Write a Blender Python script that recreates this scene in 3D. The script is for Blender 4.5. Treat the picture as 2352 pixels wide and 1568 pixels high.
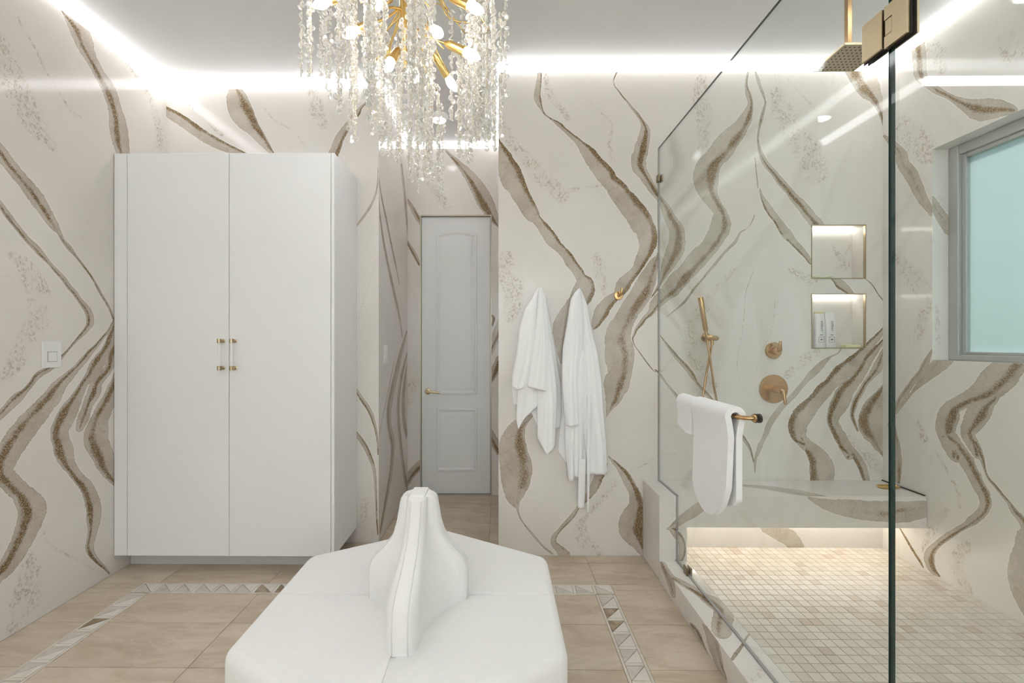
import bpy, bmesh, math, random
import numpy as np
from mathutils import Vector, Matrix

random.seed(7); np.random.seed(7)
SC = bpy.context.scene
for o in list(bpy.data.objects): bpy.data.objects.remove(o)
COL = SC.collection

# ------------------------------------------------------------------ camera
cam_d = bpy.data.cameras.new('camera'); cam = bpy.data.objects.new('camera', cam_d); COL.objects.link(cam)
cam.location = (0, 0, 1.34); cam.rotation_euler = (math.radians(90), 0, math.radians(0.4))
cam_d.sensor_fit = 'HORIZONTAL'; cam_d.sensor_width = 36.0; cam_d.lens = 36.0*1000/2352
cam_d.shift_x = 34.7/2352; cam_d.shift_y = 1.0/2352; cam_d.clip_start = 0.01
SC.camera = cam

# ------------------------------------------------------------------ world / exposure
W = bpy.data.worlds.new('world'); SC.world = W; W.use_nodes = True
wn = W.node_tree; bgn = wn.nodes['Background']
sky = wn.nodes.new('ShaderNodeTexSky'); sky.sky_type = 'HOSEK_WILKIE'; sky.turbidity = 6.0; sky.ground_albedo = 0.4
sky.sun_direction = Vector((0.35, 0.1, 0.93)).normalized()
wn.links.new(sky.outputs[0], bgn.inputs['Color']); bgn.inputs['Strength'].default_value = 1.4
SC.view_settings.view_transform = 'Standard'; SC.view_settings.look = 'None'
SC.view_settings.gamma = 1.0; SC.view_settings.use_curve_mapping = False
SC.view_settings.exposure = 0.88
SC.cycles.transparent_max_bounces = 20
LED_STRENGTH = 5.1; DOWN_STRENGTH = 116.0; NICHE_STRENGTH = 4.0; BULB_STRENGTH = 9.0

sun_d = bpy.data.lights.new('sun', 'SUN'); sun_d.energy = 1.3; sun_d.angle = 0.02
sun = bpy.data.objects.new('sun', sun_d); COL.objects.link(sun)
sun.rotation_euler = (math.radians(12), math.radians(28), 0); sun.location = (6, 0, 8)

# added frontal fill light at an assumed, unseen window in the rear wall
rear_fill_d = bpy.data.lights.new('added_rear_fill', 'AREA'); rear_fill_d.shape = 'RECTANGLE'; rear_fill_d.size = 3.5; rear_fill_d.size_y = 1.6
rear_fill_d.energy = 465.0; rear_fill_d.color = (1.0, .99, .975)
rear_fill = bpy.data.objects.new('added_rear_fill', rear_fill_d); COL.objects.link(rear_fill)
rear_fill.location = (0, -2.985, 1.85); rear_fill.rotation_euler = (math.radians(90), 0, math.radians(180))

# ------------------------------------------------------------------ main dimensions (metres)
XL, XR = -2.235, 2.39          # left and right walls
YB, YBL, YF = 2.735, 2.90, 3.81  # back wall, wall behind cabinet, corridor end wall
XCL, XCR = -0.809, -0.009      # corridor sides
YREAR = -3.0
ZC = 3.08
ZS = 0.055                     # shower floor
XG = 0.995                     # shower glass plane

# ------------------------------------------------------------------ helpers
def tag(o, label=None, cat=None, group=None, kind=None):
    if label: o['label'] = label
    if cat: o['category'] = cat
    if group: o['group'] = group
    if kind: o['kind'] = kind
    return o
def wloc(o):
    v = Vector((0, 0, 0))
    while o is not None:
        v += o.location; o = o.parent
    return v
def empty(name, loc, label, cat, group=None):
    o = bpy.data.objects.new(name, None); COL.objects.link(o); o.location = loc; o.empty_display_size = 0.05
    return tag(o, label, cat, group)
def finish(name, me, mats, parent=None, loc=None, smooth=False):
    for m in (mats if isinstance(mats, (list, tuple)) else [mats]): me.materials.append(m)
    if smooth: me.polygons.foreach_set('use_smooth', [True]*len(me.polygons))
    o = bpy.data.objects.new(name, me); COL.objects.link(o)
    if parent is not None:
        o.parent = parent; me.transform(Matrix.Translation(-wloc(parent)))
    elif loc is not None:
        o.location = loc; me.transform(Matrix.Translation(-Vector(loc)))
    return o
def obj(name, bm, mats, parent=None, smooth=False, base=True, sharp=None):
    me = bpy.data.meshes.new(name); bmesh.ops.recalc_face_normals(bm, faces=bm.faces[:]); bm.to_mesh(me); bm.free()
    loc = None
    if parent is None and base and len(me.vertices):
        c = np.empty(len(me.vertices)*3); me.vertices.foreach_get('co', c); c = c.reshape(-1, 3)
        loc = Vector(((c[:,0].min()+c[:,0].max())/2, (c[:,1].min()+c[:,1].max())/2, c[:,2].min()))
    o = finish(name, me, mats, parent, loc, smooth)
    if smooth and sharp: me.set_sharp_from_angle(angle=math.radians(sharp))
    return o
def BM(): return bmesh.new()
def box(bm, x0, x1, y0, y1, z0, z1, bev=0.0, seg=2, mi=0):
    r = bmesh.ops.create_cube(bm, size=1.0)
    for v in r['verts']:
        v.co = Vector((x0+(v.co.x+.5)*(x1-x0), y0+(v.co.y+.5)*(y1-y0), z0+(v.co.z+.5)*(z1-z0)))
    fs = set(f for v in r['verts'] for f in v.link_faces)
    for f in fs: f.material_index = mi
    if bev > 0:
        es = set(e for v in r['verts'] for e in v.link_edges)
        bmesh.ops.bevel(bm, geom=list(es), offset=bev, segments=seg, affect='EDGES', profile=0.5)
    return bm
def tube(bm, pts, rad, seg=10, cap=True):
    pts = [Vector(p) for p in pts]; n = len(pts)
    rad = rad if isinstance(rad, (list, tuple)) else [rad]*n
    rings = []; prev = None
    for i, p in enumerate(pts):
        t = (pts[min(n-1, i+1)]-pts[max(0, i-1)]).normalized()
        if prev is None:
            a = Vector((0, 0, 1)) if abs(t.z) < .9 else Vector((1, 0, 0))
            nx = t.cross(a).normalized()
        else:
            nx = (prev - t*prev.dot(t)).normalized()
        prev = nx; ny = t.cross(nx)
        rings.append([bm.verts.new(p+(nx*math.cos(2*math.pi*k/seg)+ny*math.sin(2*math.pi*k/seg))*rad[i]) for k in range(seg)])
    for a, b in zip(rings, rings[1:]):
        for k in range(seg): bm.faces.new((a[k], a[(k+1) % seg], b[(k+1) % seg], b[k]))
    if cap: bm.faces.new(rings[0][::-1]); bm.faces.new(rings[-1])
    return bm
def lathe(bm, prof, center, axis='z', seg=24):
    """prof: (radius, height) along the axis"""
    c = Vector(center); rings = []
    for r, h in prof:
        ring = []
        for k in range(seg):
            a = 2*math.pi*k/seg; u, w = r*math.cos(a), r*math.sin(a)
            d = {'z': (u, w, h), 'y': (u, h, w), 'x': (h, u, w)}[axis]
            ring.append(bm.verts.new(c+Vector(d)))
        rings.append(ring)
    for a, b in zip(rings, rings[1:]):
        for k in range(seg): bm.faces.new((a[k], a[(k+1) % seg], b[(k+1) % seg], b[k]))
    bm.faces.new(rings[0][::-1]); bm.faces.new(rings[-1])
    return bm
def prism(bm, poly, a0, a1, axis='z', mi_side=0, mi_cap=0):
    """poly of 2D points; axis z: (x,y), axis y: (x,z), axis x: (y,z)"""
    def P(p, a): return {'z': (p[0], p[1], a), 'y': (p[0], a, p[1]), 'x': (a, p[0], p[1])}[axis]
    A = [bm.verts.new(P(p, a0)) for p in poly]; B = [bm.verts.new(P(p, a1)) for p in poly]
    f = bm.faces.new(A[::-1]); f.material_index = mi_cap
    f = bm.faces.new(B); f.material_index = mi_cap
    n = len(poly)
    for i in range(n):
        f = bm.faces.new((A[i], A[(i+1) % n], B[(i+1) % n], B[i])); f.material_index = mi_side
    return A+B
def catmull(P, sub):
    P = np.array(P, float)
    if len(P) < 3: return P
    Q = np.vstack([2*P[0]-P[1], P, 2*P[-1]-P[-2]]); out = []
    for i in range(1, len(Q)-2):
        for k in range(sub):
            t = k/sub; p0, p1, p2, p3 = Q[i-1:i+3]
            out.append(.5*((2*p1)+(-p0+p2)*t+(2*p0-5*p1+4*p2-p3)*t*t+(-p0+3*p1-3*p2+p3)*t**3))
    out.append(P[-1]); return np.array(out)

# ------------------------------------------------------------------ materials
def mat(name):
    m = bpy.data.materials.new(name); m.use_nodes = True
    return m, m.node_tree.nodes, m.node_tree.links, m.node_tree.nodes['Principled BSDF']
def simple(name, col, rough=.5, metal=0.0, noise=None, bump=None, spec=.5, coat=0, sheen=0):
    m, N, L, b = mat(name)
    b.inputs['Base Color'].default_value = (*col, 1); b.inputs['Roughness'].default_value = rough
    b.inputs['Metallic'].default_value = metal; b.inputs['Specular IOR Level'].default_value = spec
    b.inputs['Coat Weight'].default_value = coat
    if sheen: b.inputs['Sheen Weight'].default_value = sheen
    tc = N.new('ShaderNodeTexCoord')
    if noise:
        sc, amt = noise; nz = N.new('ShaderNodeTexNoise'); nz.inputs['Scale'].default_value = sc; nz.inputs['Detail'].default_value = 4
        L.new(tc.outputs['Object'], nz.inputs['Vector'])
        mx = N.new('ShaderNodeMix'); mx.data_type = 'RGBA'
        mx.inputs['A'].default_value = (*[c*(1-amt) for c in col], 1); mx.inputs['B'].default_value = (*[min(1, c*(1+amt)) for c in col], 1)
        L.new(nz.outputs['Fac'], mx.inputs['Factor']); L.new(mx.outputs['Result'], b.inputs['Base Color'])
    if bump:
        sc, st = bump; nz = N.new('ShaderNodeTexNoise'); nz.inputs['Scale'].default_value = sc; nz.inputs['Detail'].default_value = 3
        L.new(tc.outputs['Object'], nz.inputs['Vector'])
        bp = N.new('ShaderNodeBump'); bp.inputs['Strength'].default_value = st; bp.inputs['Distance'].default_value = .002
        L.new(nz.outputs['Fac'], bp.inputs['Height']); L.new(bp.outputs[0], b.inputs['Normal'])
    return m
def emis(name, col, st):
    m, N, L, b = mat(name); b.inputs['Base Color'].default_value = (*col, 1)
    b.inputs['Emission Color'].default_value = (*col, 1); b.inputs['Emission Strength'].default_value = st
    return m
class G:
    """tiny node helper"""
    def __init__(s, m): s.N = m.node_tree.nodes; s.L = m.node_tree.links
    def put(s, sock, val):
        if hasattr(val, 'is_linked') or isinstance(val, bpy.types.NodeSocket): s.L.new(val, sock)
        else: sock.default_value = val
    def math(s, op, a, b=None, clamp=False):
        n = s.N.new('ShaderNodeMath'); n.operation = op; n.use_clamp = clamp; s.put(n.inputs[0], a)
        if b is not None: s.put(n.inputs[1], b)
        return n.outputs[0]
    def ramp(s, v, a, b, lo=0.0, hi=1.0):
        n = s.N.new('ShaderNodeMapRange'); n.interpolation_type = 'SMOOTHSTEP'
        s.put(n.inputs['Value'], v); s.put(n.inputs['From Min'], a); s.put(n.inputs['From Max'], b)
        n.inputs['To Min'].default_value = lo; n.inputs['To Max'].default_value = hi
        return n.outputs[0]
    def mix(s, f, a, b):
        n = s.N.new('ShaderNodeMix'); n.data_type = 'RGBA'; s.put(n.inputs['Factor'], f)
        s.put(n.inputs['A'], a if not isinstance(a, tuple) else (*a, 1)); s.put(n.inputs['B'], b if not isinstance(b, tuple) else (*b, 1))
        return n.outputs['Result']
    def noise(s, vec, scale, detail=3, rough=.5, dist=0):
        n = s.N.new('ShaderNodeTexNoise'); s.L.new(vec, n.inputs['Vector']); n.inputs['Scale'].default_value = scale
        n.inputs['Detail'].default_value = detail; n.inputs['Roughness'].default_value = rough; n.inputs['Distortion'].default_value = dist
        return n.outputs['Fac']
    def vor(s, vec, scale, feature='F1'):
        n = s.N.new('ShaderNodeTexVoronoi'); s.L.new(vec, n.inputs['Vector']); n.inputs['Scale'].default_value = scale; n.feature = feature
        return n
    def attr(s, name):
        n = s.N.new('ShaderNodeAttribute'); n.attribute_name = name; return n.outputs['Fac']

def make_marble():
    m, N, L, b = mat('veined_quartz'); g = G(m)
    pos = N.new('ShaderNodeNewGeometry').outputs['Position']
    edge, dark, amp, speck, stren = (g.attr(k) for k in ('edge', 'dark', 'amp', 'speck', 'stren'))
    # base stone
    n1 = g.noise(pos, 1.7, 3); n2 = g.noise(pos, 26, 4)
    base = g.mix(g.ramp(n1, .3, .7), (.742, .698, .655), (.785, .745, .705))
    base = g.mix(g.math('MULTIPLY', g.ramp(n2, .55, .75), .12), base, (.66, .60, .54))
    # faint hairlines everywhere
    h = g.math('ABSOLUTE', g.math('SUBTRACT', g.noise(pos, 3.1, 5, .62, .6), .5))
    hf = g.math('MULTIPLY', g.math('MULTIPLY', g.ramp(h, .006, .0, 0, 1), g.ramp(g.noise(pos, 1.3, 1), .52, .66)), .16)
    base = g.mix(hf, base, (.42, .35, .27))
    # crackle patches
    st = N.new('ShaderNodeVectorMath'); st.operation = 'MULTIPLY'; st.inputs[1].default_value = (1, 1, .55); L.new(pos, st.inputs[0])
    r1 = g.math('ABSOLUTE', g.math('SUBTRACT', g.noise(st.outputs[0], 30, 7, .72, .5), .5))
    r2 = g.math('ABSOLUTE', g.math('SUBTRACT', g.noise(st.outputs[0], 17, 7, .75, .9), .47))
    cr = g.math('MAXIMUM', g.ramp(r1, .034, .0), g.ramp(r2, .026, .0))
    cr = g.math('MULTIPLY', cr, g.ramp(g.noise(pos, 60, 3, .6), .40, .60))
    cr = g.math('MULTIPLY', cr, g.math('MULTIPLY', g.ramp(speck, .04, .5), g.ramp(g.noise(pos, 11, 3), .32, .56)), True)
    base = g.mix(g.math('MULTIPLY', cr, .8), base, (.29, .205, .13))
    base = g.mix(g.math('MULTIPLY', speck, .10), base, (.55, .46, .37))
    # vein mask with ragged edge
    rag = g.math('ADD', g.math('MULTIPLY', g.math('SUBTRACT', g.noise(pos, 26, 5, .68), .5), 3.0),
                 g.math('MULTIPLY', g.math('SUBTRACT', g.noise(pos, 140, 3, .7), .5), 1.6))
    e = g.math('ADD', edge, g.math('MULTIPLY', rag, amp))
    mask = g.ramp(e, .0002, .0018)
    # band body
    body = g.mix(g.ramp(g.noise(pos, 9, 4), .3, .7), (.485, .425, .36), (.59, .53, .465))
    body = g.mix(g.math('MULTIPLY', g.ramp(g.noise(pos, 120, 4, .75), .48, .70), .42), body, (.30, .24, .175))
    body = g.mix(g.math('MULTIPLY', g.ramp(g.noise(pos, 17, 6, .7, .8), .54, .66), .35), body, (.34, .275, .205))
    # gravel in the dark part
    vo = g.vor(pos, 330); cid = N.new('ShaderNodeSeparateColor'); L.new(vo.outputs['Color'], cid.inputs[0])
    cell = g.mix(g.ramp(cid.outputs[0], .0, 1.0), (.115, .072, .031), (.37, .245, .115))
    cell = g.mix(g.ramp(cid.outputs[1], .78, .90), cell, (.58, .49, .38))
    rim = g.ramp(g.vor(pos, 150, 'DISTANCE_TO_EDGE').outputs['Distance'], .14, .02)
    cell = g.mix(g.math('MULTIPLY', rim, .6), cell, (.085, .055, .028))
    dk = g.math('ADD', dark, g.math('ADD', g.math('MULTIPLY', g.math('SUBTRACT', g.noise(pos, 95, 5, .75), .5), 1.3), g.math('MULTIPLY', g.math('SUBTRACT', g.noise(pos, 6.5, 3), .5), 1.9)))
    dmask = g.math('MULTIPLY', g.math('MULTIPLY', g.ramp(dk, .18, .88), g.ramp(dark, .0, .30)), .97)
    col = g.mix(dmask, body, cell)
    rimf = g.math('MULTIPLY', g.ramp(e, .0045, .001), g.math('ADD', .28, g.math('MULTIPLY', stren, .22)))
    col = g.mix(rimf, col, (.16, .105, .055))
    # bright halo just outside the vein
    halo = g.math('MULTIPLY', g.math('MULTIPLY', g.ramp(e, -.010, -.0015), g.ramp(amp, .0008, .002)), .35)
    base = g.mix(halo, base, (.83, .80, .76))
    L.new(g.mix(mask, base, col), b.inputs['Base Color'])
    b.inputs['Roughness'].default_value = .115; b.inputs['Specular IOR Level'].default_value = .28
    return m
MARBLE = make_marble()
WHITE_CAB = simple('satin_white_lacquer', (.86, .86, .86), .32)
DOOR_PAINT = simple('door_paint', (.80, .81, .81), .4)
PLASTIC = simple('white_plastic', (.83, .83, .80), .35)
CEIL = simple('ceiling_paint', (.84, .84, .845), .85, noise=(2.0, .01))
BRASS = simple('champagne_bronze', (.53, .34, .165), .24, 1.0, noise=(220, .10))
BRASS_L = simple('brushed_brass_light', (.50, .41, .27), .36, 1.0, noise=(160, .06))
GOLD = simple('chandelier_gold', (.83, .62, .27), .25, 1.0)
CLIPB = simple('aged_brass_clip', (.30, .24, .14), .35, 1.0)
BLACK = simple('black_rubber', (.012, .010, .010), .5)
DARKB = simple('dark_brown_metal', (.06, .038, .02), .4, .7)
VELVET = simple('white_velvet', (.83, .815, .80), .92, noise=(60, .03), bump=(420, .2), spec=.2, sheen=.25)
PIPING = simple('pale_grey_piping', (.74, .735, .725), .9, spec=.2)
TERRY = simple('white_terry', (.965, .965, .97), .95, bump=(520, .18), spec=.15)
ROBE = simple('white_cotton_robe', (.965, .965, .975), .95, bump=(300, .10), spec=.15)
GROUT = simple('beige_grout', (.46, .38, .29), .9, noise=(30, .08))
MGROUT = simple('mosaic_grout', (.44, .37, .31), .9)
ALU = simple('window_aluminium', (.50, .51, .50), .4, .6)
KICK = simple('toe_kick_paint', (.62, .60, .58), .5)

def make_floor_tile():
    m, N, L, b = mat('beige_stone_tile'); g = G(m)
    pos = N.new('ShaderNodeNewGeometry').outputs['Position']; oi = N.new('ShaderNodeObjectInfo')
    ad = N.new('ShaderNodeVectorMath'); ad.operation = 'ADD'; L.new(pos, ad.inputs[0])
    cb = N.new('ShaderNodeCombineXYZ')
    for k in range(3): L.new(g.math('MULTIPLY', oi.outputs['Random'], 37.0+11*k), cb.inputs[k])
    L.new(cb.outputs[0], ad.inputs[1])
    rt = N.new('ShaderNodeMapping'); rt.inputs['Rotation'].default_value = (0, 0, .35); rt.inputs['Scale'].default_value = (1.0, 3.2, 1.0)
    L.new(ad.outputs[0], rt.inputs['Vector']); v = rt.outputs[0]
    n = g.noise(v, 2.2, 6, .6, 1.4)
    c = g.mix(g.ramp(n, .32, .66), (.52, .42, .315), (.66, .56, .445))
    c = g.mix(g.math('MULTIPLY', g.ramp(g.noise(v, 5.5, 5, .6, 1.0), .55, .72), .5), c, (.42, .33, .24))
    wv = g.math('ABSOLUTE', g.math('SUBTRACT', g.noise(v, 1.3, 5, .55, 1.6), .5))
    c = g.mix(g.math('MULTIPLY', g.ramp(wv, .03, .0), .35), c, (.70, .60, .49))
    c = g.mix(g.math('MULTIPLY', oi.outputs['Random'], .16), c, (.40, .31, .21))
    L.new(c, b.inputs['Base Color']); b.inputs['Roughness'].default_value = .34; b.inputs['Specular IOR Level'].default_value = .4
    return m
FTILE = make_floor_tile()
def make_mosaic():
    m, N, L, b = mat('mosaic_stone'); g = G(m)
    pos = N.new('ShaderNodeNewGeometry').outputs['Position']
    v = g.vor(pos, 3.0); n = g.noise(pos, 60, 4)
    wn_ = N.new('ShaderNodeTexWhiteNoise'); sn = N.new('ShaderNodeVectorMath'); sn.operation = 'SNAP'
    of = N.new('ShaderNodeVectorMath'); of.operation = 'SUBTRACT'; L.new(pos, of.inputs[0]); of.inputs[1].default_value = (1.05, .9, 0)
    L.new(of.outputs[0], sn.inputs[0]); sn.inputs[1].default_value = (.0472, .0472, 9.0); L.new(sn.outputs[0], wn_.inputs['Vector'])
    c = g.mix(g.ramp(wn_.outputs['Value'], .0, 1.0), (.64, .57, .50), (.72, .66, .595))
    c = g.mix(g.ramp(wn_.outputs['Value'], .93, .97), c, (.56, .465, .385))
    c = g.mix(g.math('MULTIPLY', g.ramp(n, .5, .75), .3), c, (.52, .43, .35))
    L.new(c, b.inputs['Base Color']); b.inputs['Roughness'].default_value = .35
    return m
MOSAIC = make_mosaic()
def make_inlay(name, a, c2):
    m, N, L, b = mat(name); g = G(m); pos = N.new('ShaderNodeNewGeometry').outputs['Position']
    n = g.noise(pos, 14, 5, .6, 1.0)
    L.new(g.mix(g.ramp(n, .45, .7), a, c2), b.inputs['Base Color']); b.inputs['Roughness'].default_value = .25
    return m
INL_W = make_inlay('inlay_white', (.76, .71, .65), (.70, .65, .59))
INL_G = make_inlay('inlay_grey', (.64, .595, .54), (.56, .505, .445))
INL_B = make_inlay('inlay_brown', (.30, .22, .14), (.52, .43, .33))
INL_L = make_inlay('inlay_liner', (.72, .65, .57), (.66, .58, .50))

def schlick(m, f0):
    g = G(m); lw = m.node_tree.nodes.new('ShaderNodeLayerWeight'); lw.inputs['Blend'].default_value = .5
    p = g.math('POWER', lw.outputs['Facing'], 5.0)
    return g.math('ADD', f0, g.math('MULTIPLY', p, 1-f0))
def make_glass():
    m = bpy.data.materials.new('clear_glass'); m.use_nodes = True; N = m.node_tree.nodes; L = m.node_tree.links
    N.remove(N['Principled BSDF']); out = N['Material Output']
    tr = N.new('ShaderNodeBsdfTransparent'); tr.inputs['Color'].default_value = (.965, .985, .975, 1)
    gl = N.new('ShaderNodeBsdfGlossy'); gl.inputs['Roughness'].default_value = .0; gl.inputs['Color'].default_value = (1, 1, 1, 1)
    fr = schlick(m, .035)
    mx = N.new('ShaderNodeMixShader'); L.new(fr, mx.inputs[0]); L.new(tr.outputs[0], mx.inputs[1]); L.new(gl.outputs[0], mx.inputs[2])
    L.new(mx.outputs[0], out.inputs['Surface']); return m
GLASS = make_glass()
GLASS_EDGE = simple('green_glass_edge', (.006, .035, .032), .08)
def make_acrylic(name, tint, f0, diff, rough):
    m = bpy.data.materials.new(name); m.use_nodes = True; N = m.node_tree.nodes; L = m.node_tree.links
    N.remove(N['Principled BSDF']); out = N['Material Output']
    tr = N.new('ShaderNodeBsdfTransparent'); tr.inputs['Color'].default_value = (*tint, 1)
    gl = N.new('ShaderNodeBsdfGlossy'); gl.inputs['Roughness'].default_value = rough
    df = N.new('ShaderNodeBsdfDiffuse'); df.inputs['Color'].default_value = (*tint, 1)
    tl = N.new('ShaderNodeBsdfTranslucent'); tl.inputs['Color'].default_value = (*tint, 1)
    a = N.new('ShaderNodeMixShader'); a.inputs[0].default_value = .5; L.new(df.outputs[0], a.inputs[1]); L.new(tl.outputs[0], a.inputs[2])
    b = N.new('ShaderNodeMixShader'); b.inputs[0].default_value = diff; L.new(tr.outputs[0], b.inputs[1]); L.new(a.outputs[0], b.inputs[2])
    fr = schlick(m, f0)
    c = N.new('ShaderNodeMixShader'); L.new(fr, c.inputs[0]); L.new(b.outputs[0], c.inputs[1]); L.new(gl.outputs[0], c.inputs[2])
    L.new(c.outputs[0], out.inputs['Surface']); return m
CRYSTAL = make_acrylic('cut_glass', (.985, .985, .98), .10, .22, .05)
CRYSTAL_RIM = make_acrylic('cut_glass_rim', (.985, .985, .98), .22, .70, .12)
ACRYLIC = make_acrylic('clear_acrylic', (.98, .98, .98), .06, .12, .05)
def make_frost():
    m = bpy.data.materials.new('frosted_pane'); m.use_nodes = True; N = m.node_tree.nodes; L = m.node_tree.links
    N.remove(N['Principled BSDF']); out = N['Material Output']
    rf = N.new('ShaderNodeBsdfRefraction'); rf.inputs['Roughness'].default_value = .75; rf.inputs['IOR'].default_value = 1.02
    rf.inputs['Color'].default_value = (.92, .99, .97, 1)
    tl = N.new('ShaderNodeBsdfTranslucent'); tl.inputs['Color'].default_value = (.92, .99, .97, 1)
    gl = N.new('ShaderNodeBsdfGlossy'); gl.inputs['Roughness'].default_value = .25
    nz = N.new('ShaderNodeTexNoise'); nz.inputs['Scale'].default_value = 300; bp = N.new('ShaderNodeBump'); bp.inputs['Strength'].default_value = .25; bp.inputs['Distance'].default_value = .002
    tc = N.new('ShaderNodeTexCoord'); L.new(tc.outputs['Object'], nz.inputs['Vector']); L.new(nz.outputs['Fac'], bp.inputs['Height']); L.new(bp.outputs[0], rf.inputs['Normal'])
    a = N.new('ShaderNodeMixShader'); a.inputs[0].default_value = .8; L.new(rf.outputs[0], a.inputs[1]); L.new(tl.outputs[0], a.inputs[2])
    b = N.new('ShaderNodeMixShader'); b.inputs[0].default_value = .05; L.new(a.outputs[0], b.inputs[1]); L.new(gl.outputs[0], b.inputs[2])
    L.new(b.outputs[0], out.inputs['Surface']); return m
FROST = make_frost()
LED = emis('led_diffuser', (.985, .985, .985), LED_STRENGTH)
LED_DIM = emis('corridor_led_diffuser', (.985, .985, .985), LED_STRENGTH*.4)
LED_N = emis('niche_led', (1.0, .975, .93), NICHE_STRENGTH)
LED_W = emis('bench_led', (1.0, .93, .83), NICHE_STRENGTH*2.2)
DOWN = emis('downlight_lens', (.955, .975, 1.0), DOWN_STRENGTH)
DOWN_DIM = emis('corridor_downlight_lens', (.97, .98, 1.0), DOWN_STRENGTH*.16)
BULB = emis('bulb_glow', (1.0, .95, .86), BULB_STRENGTH)

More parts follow.
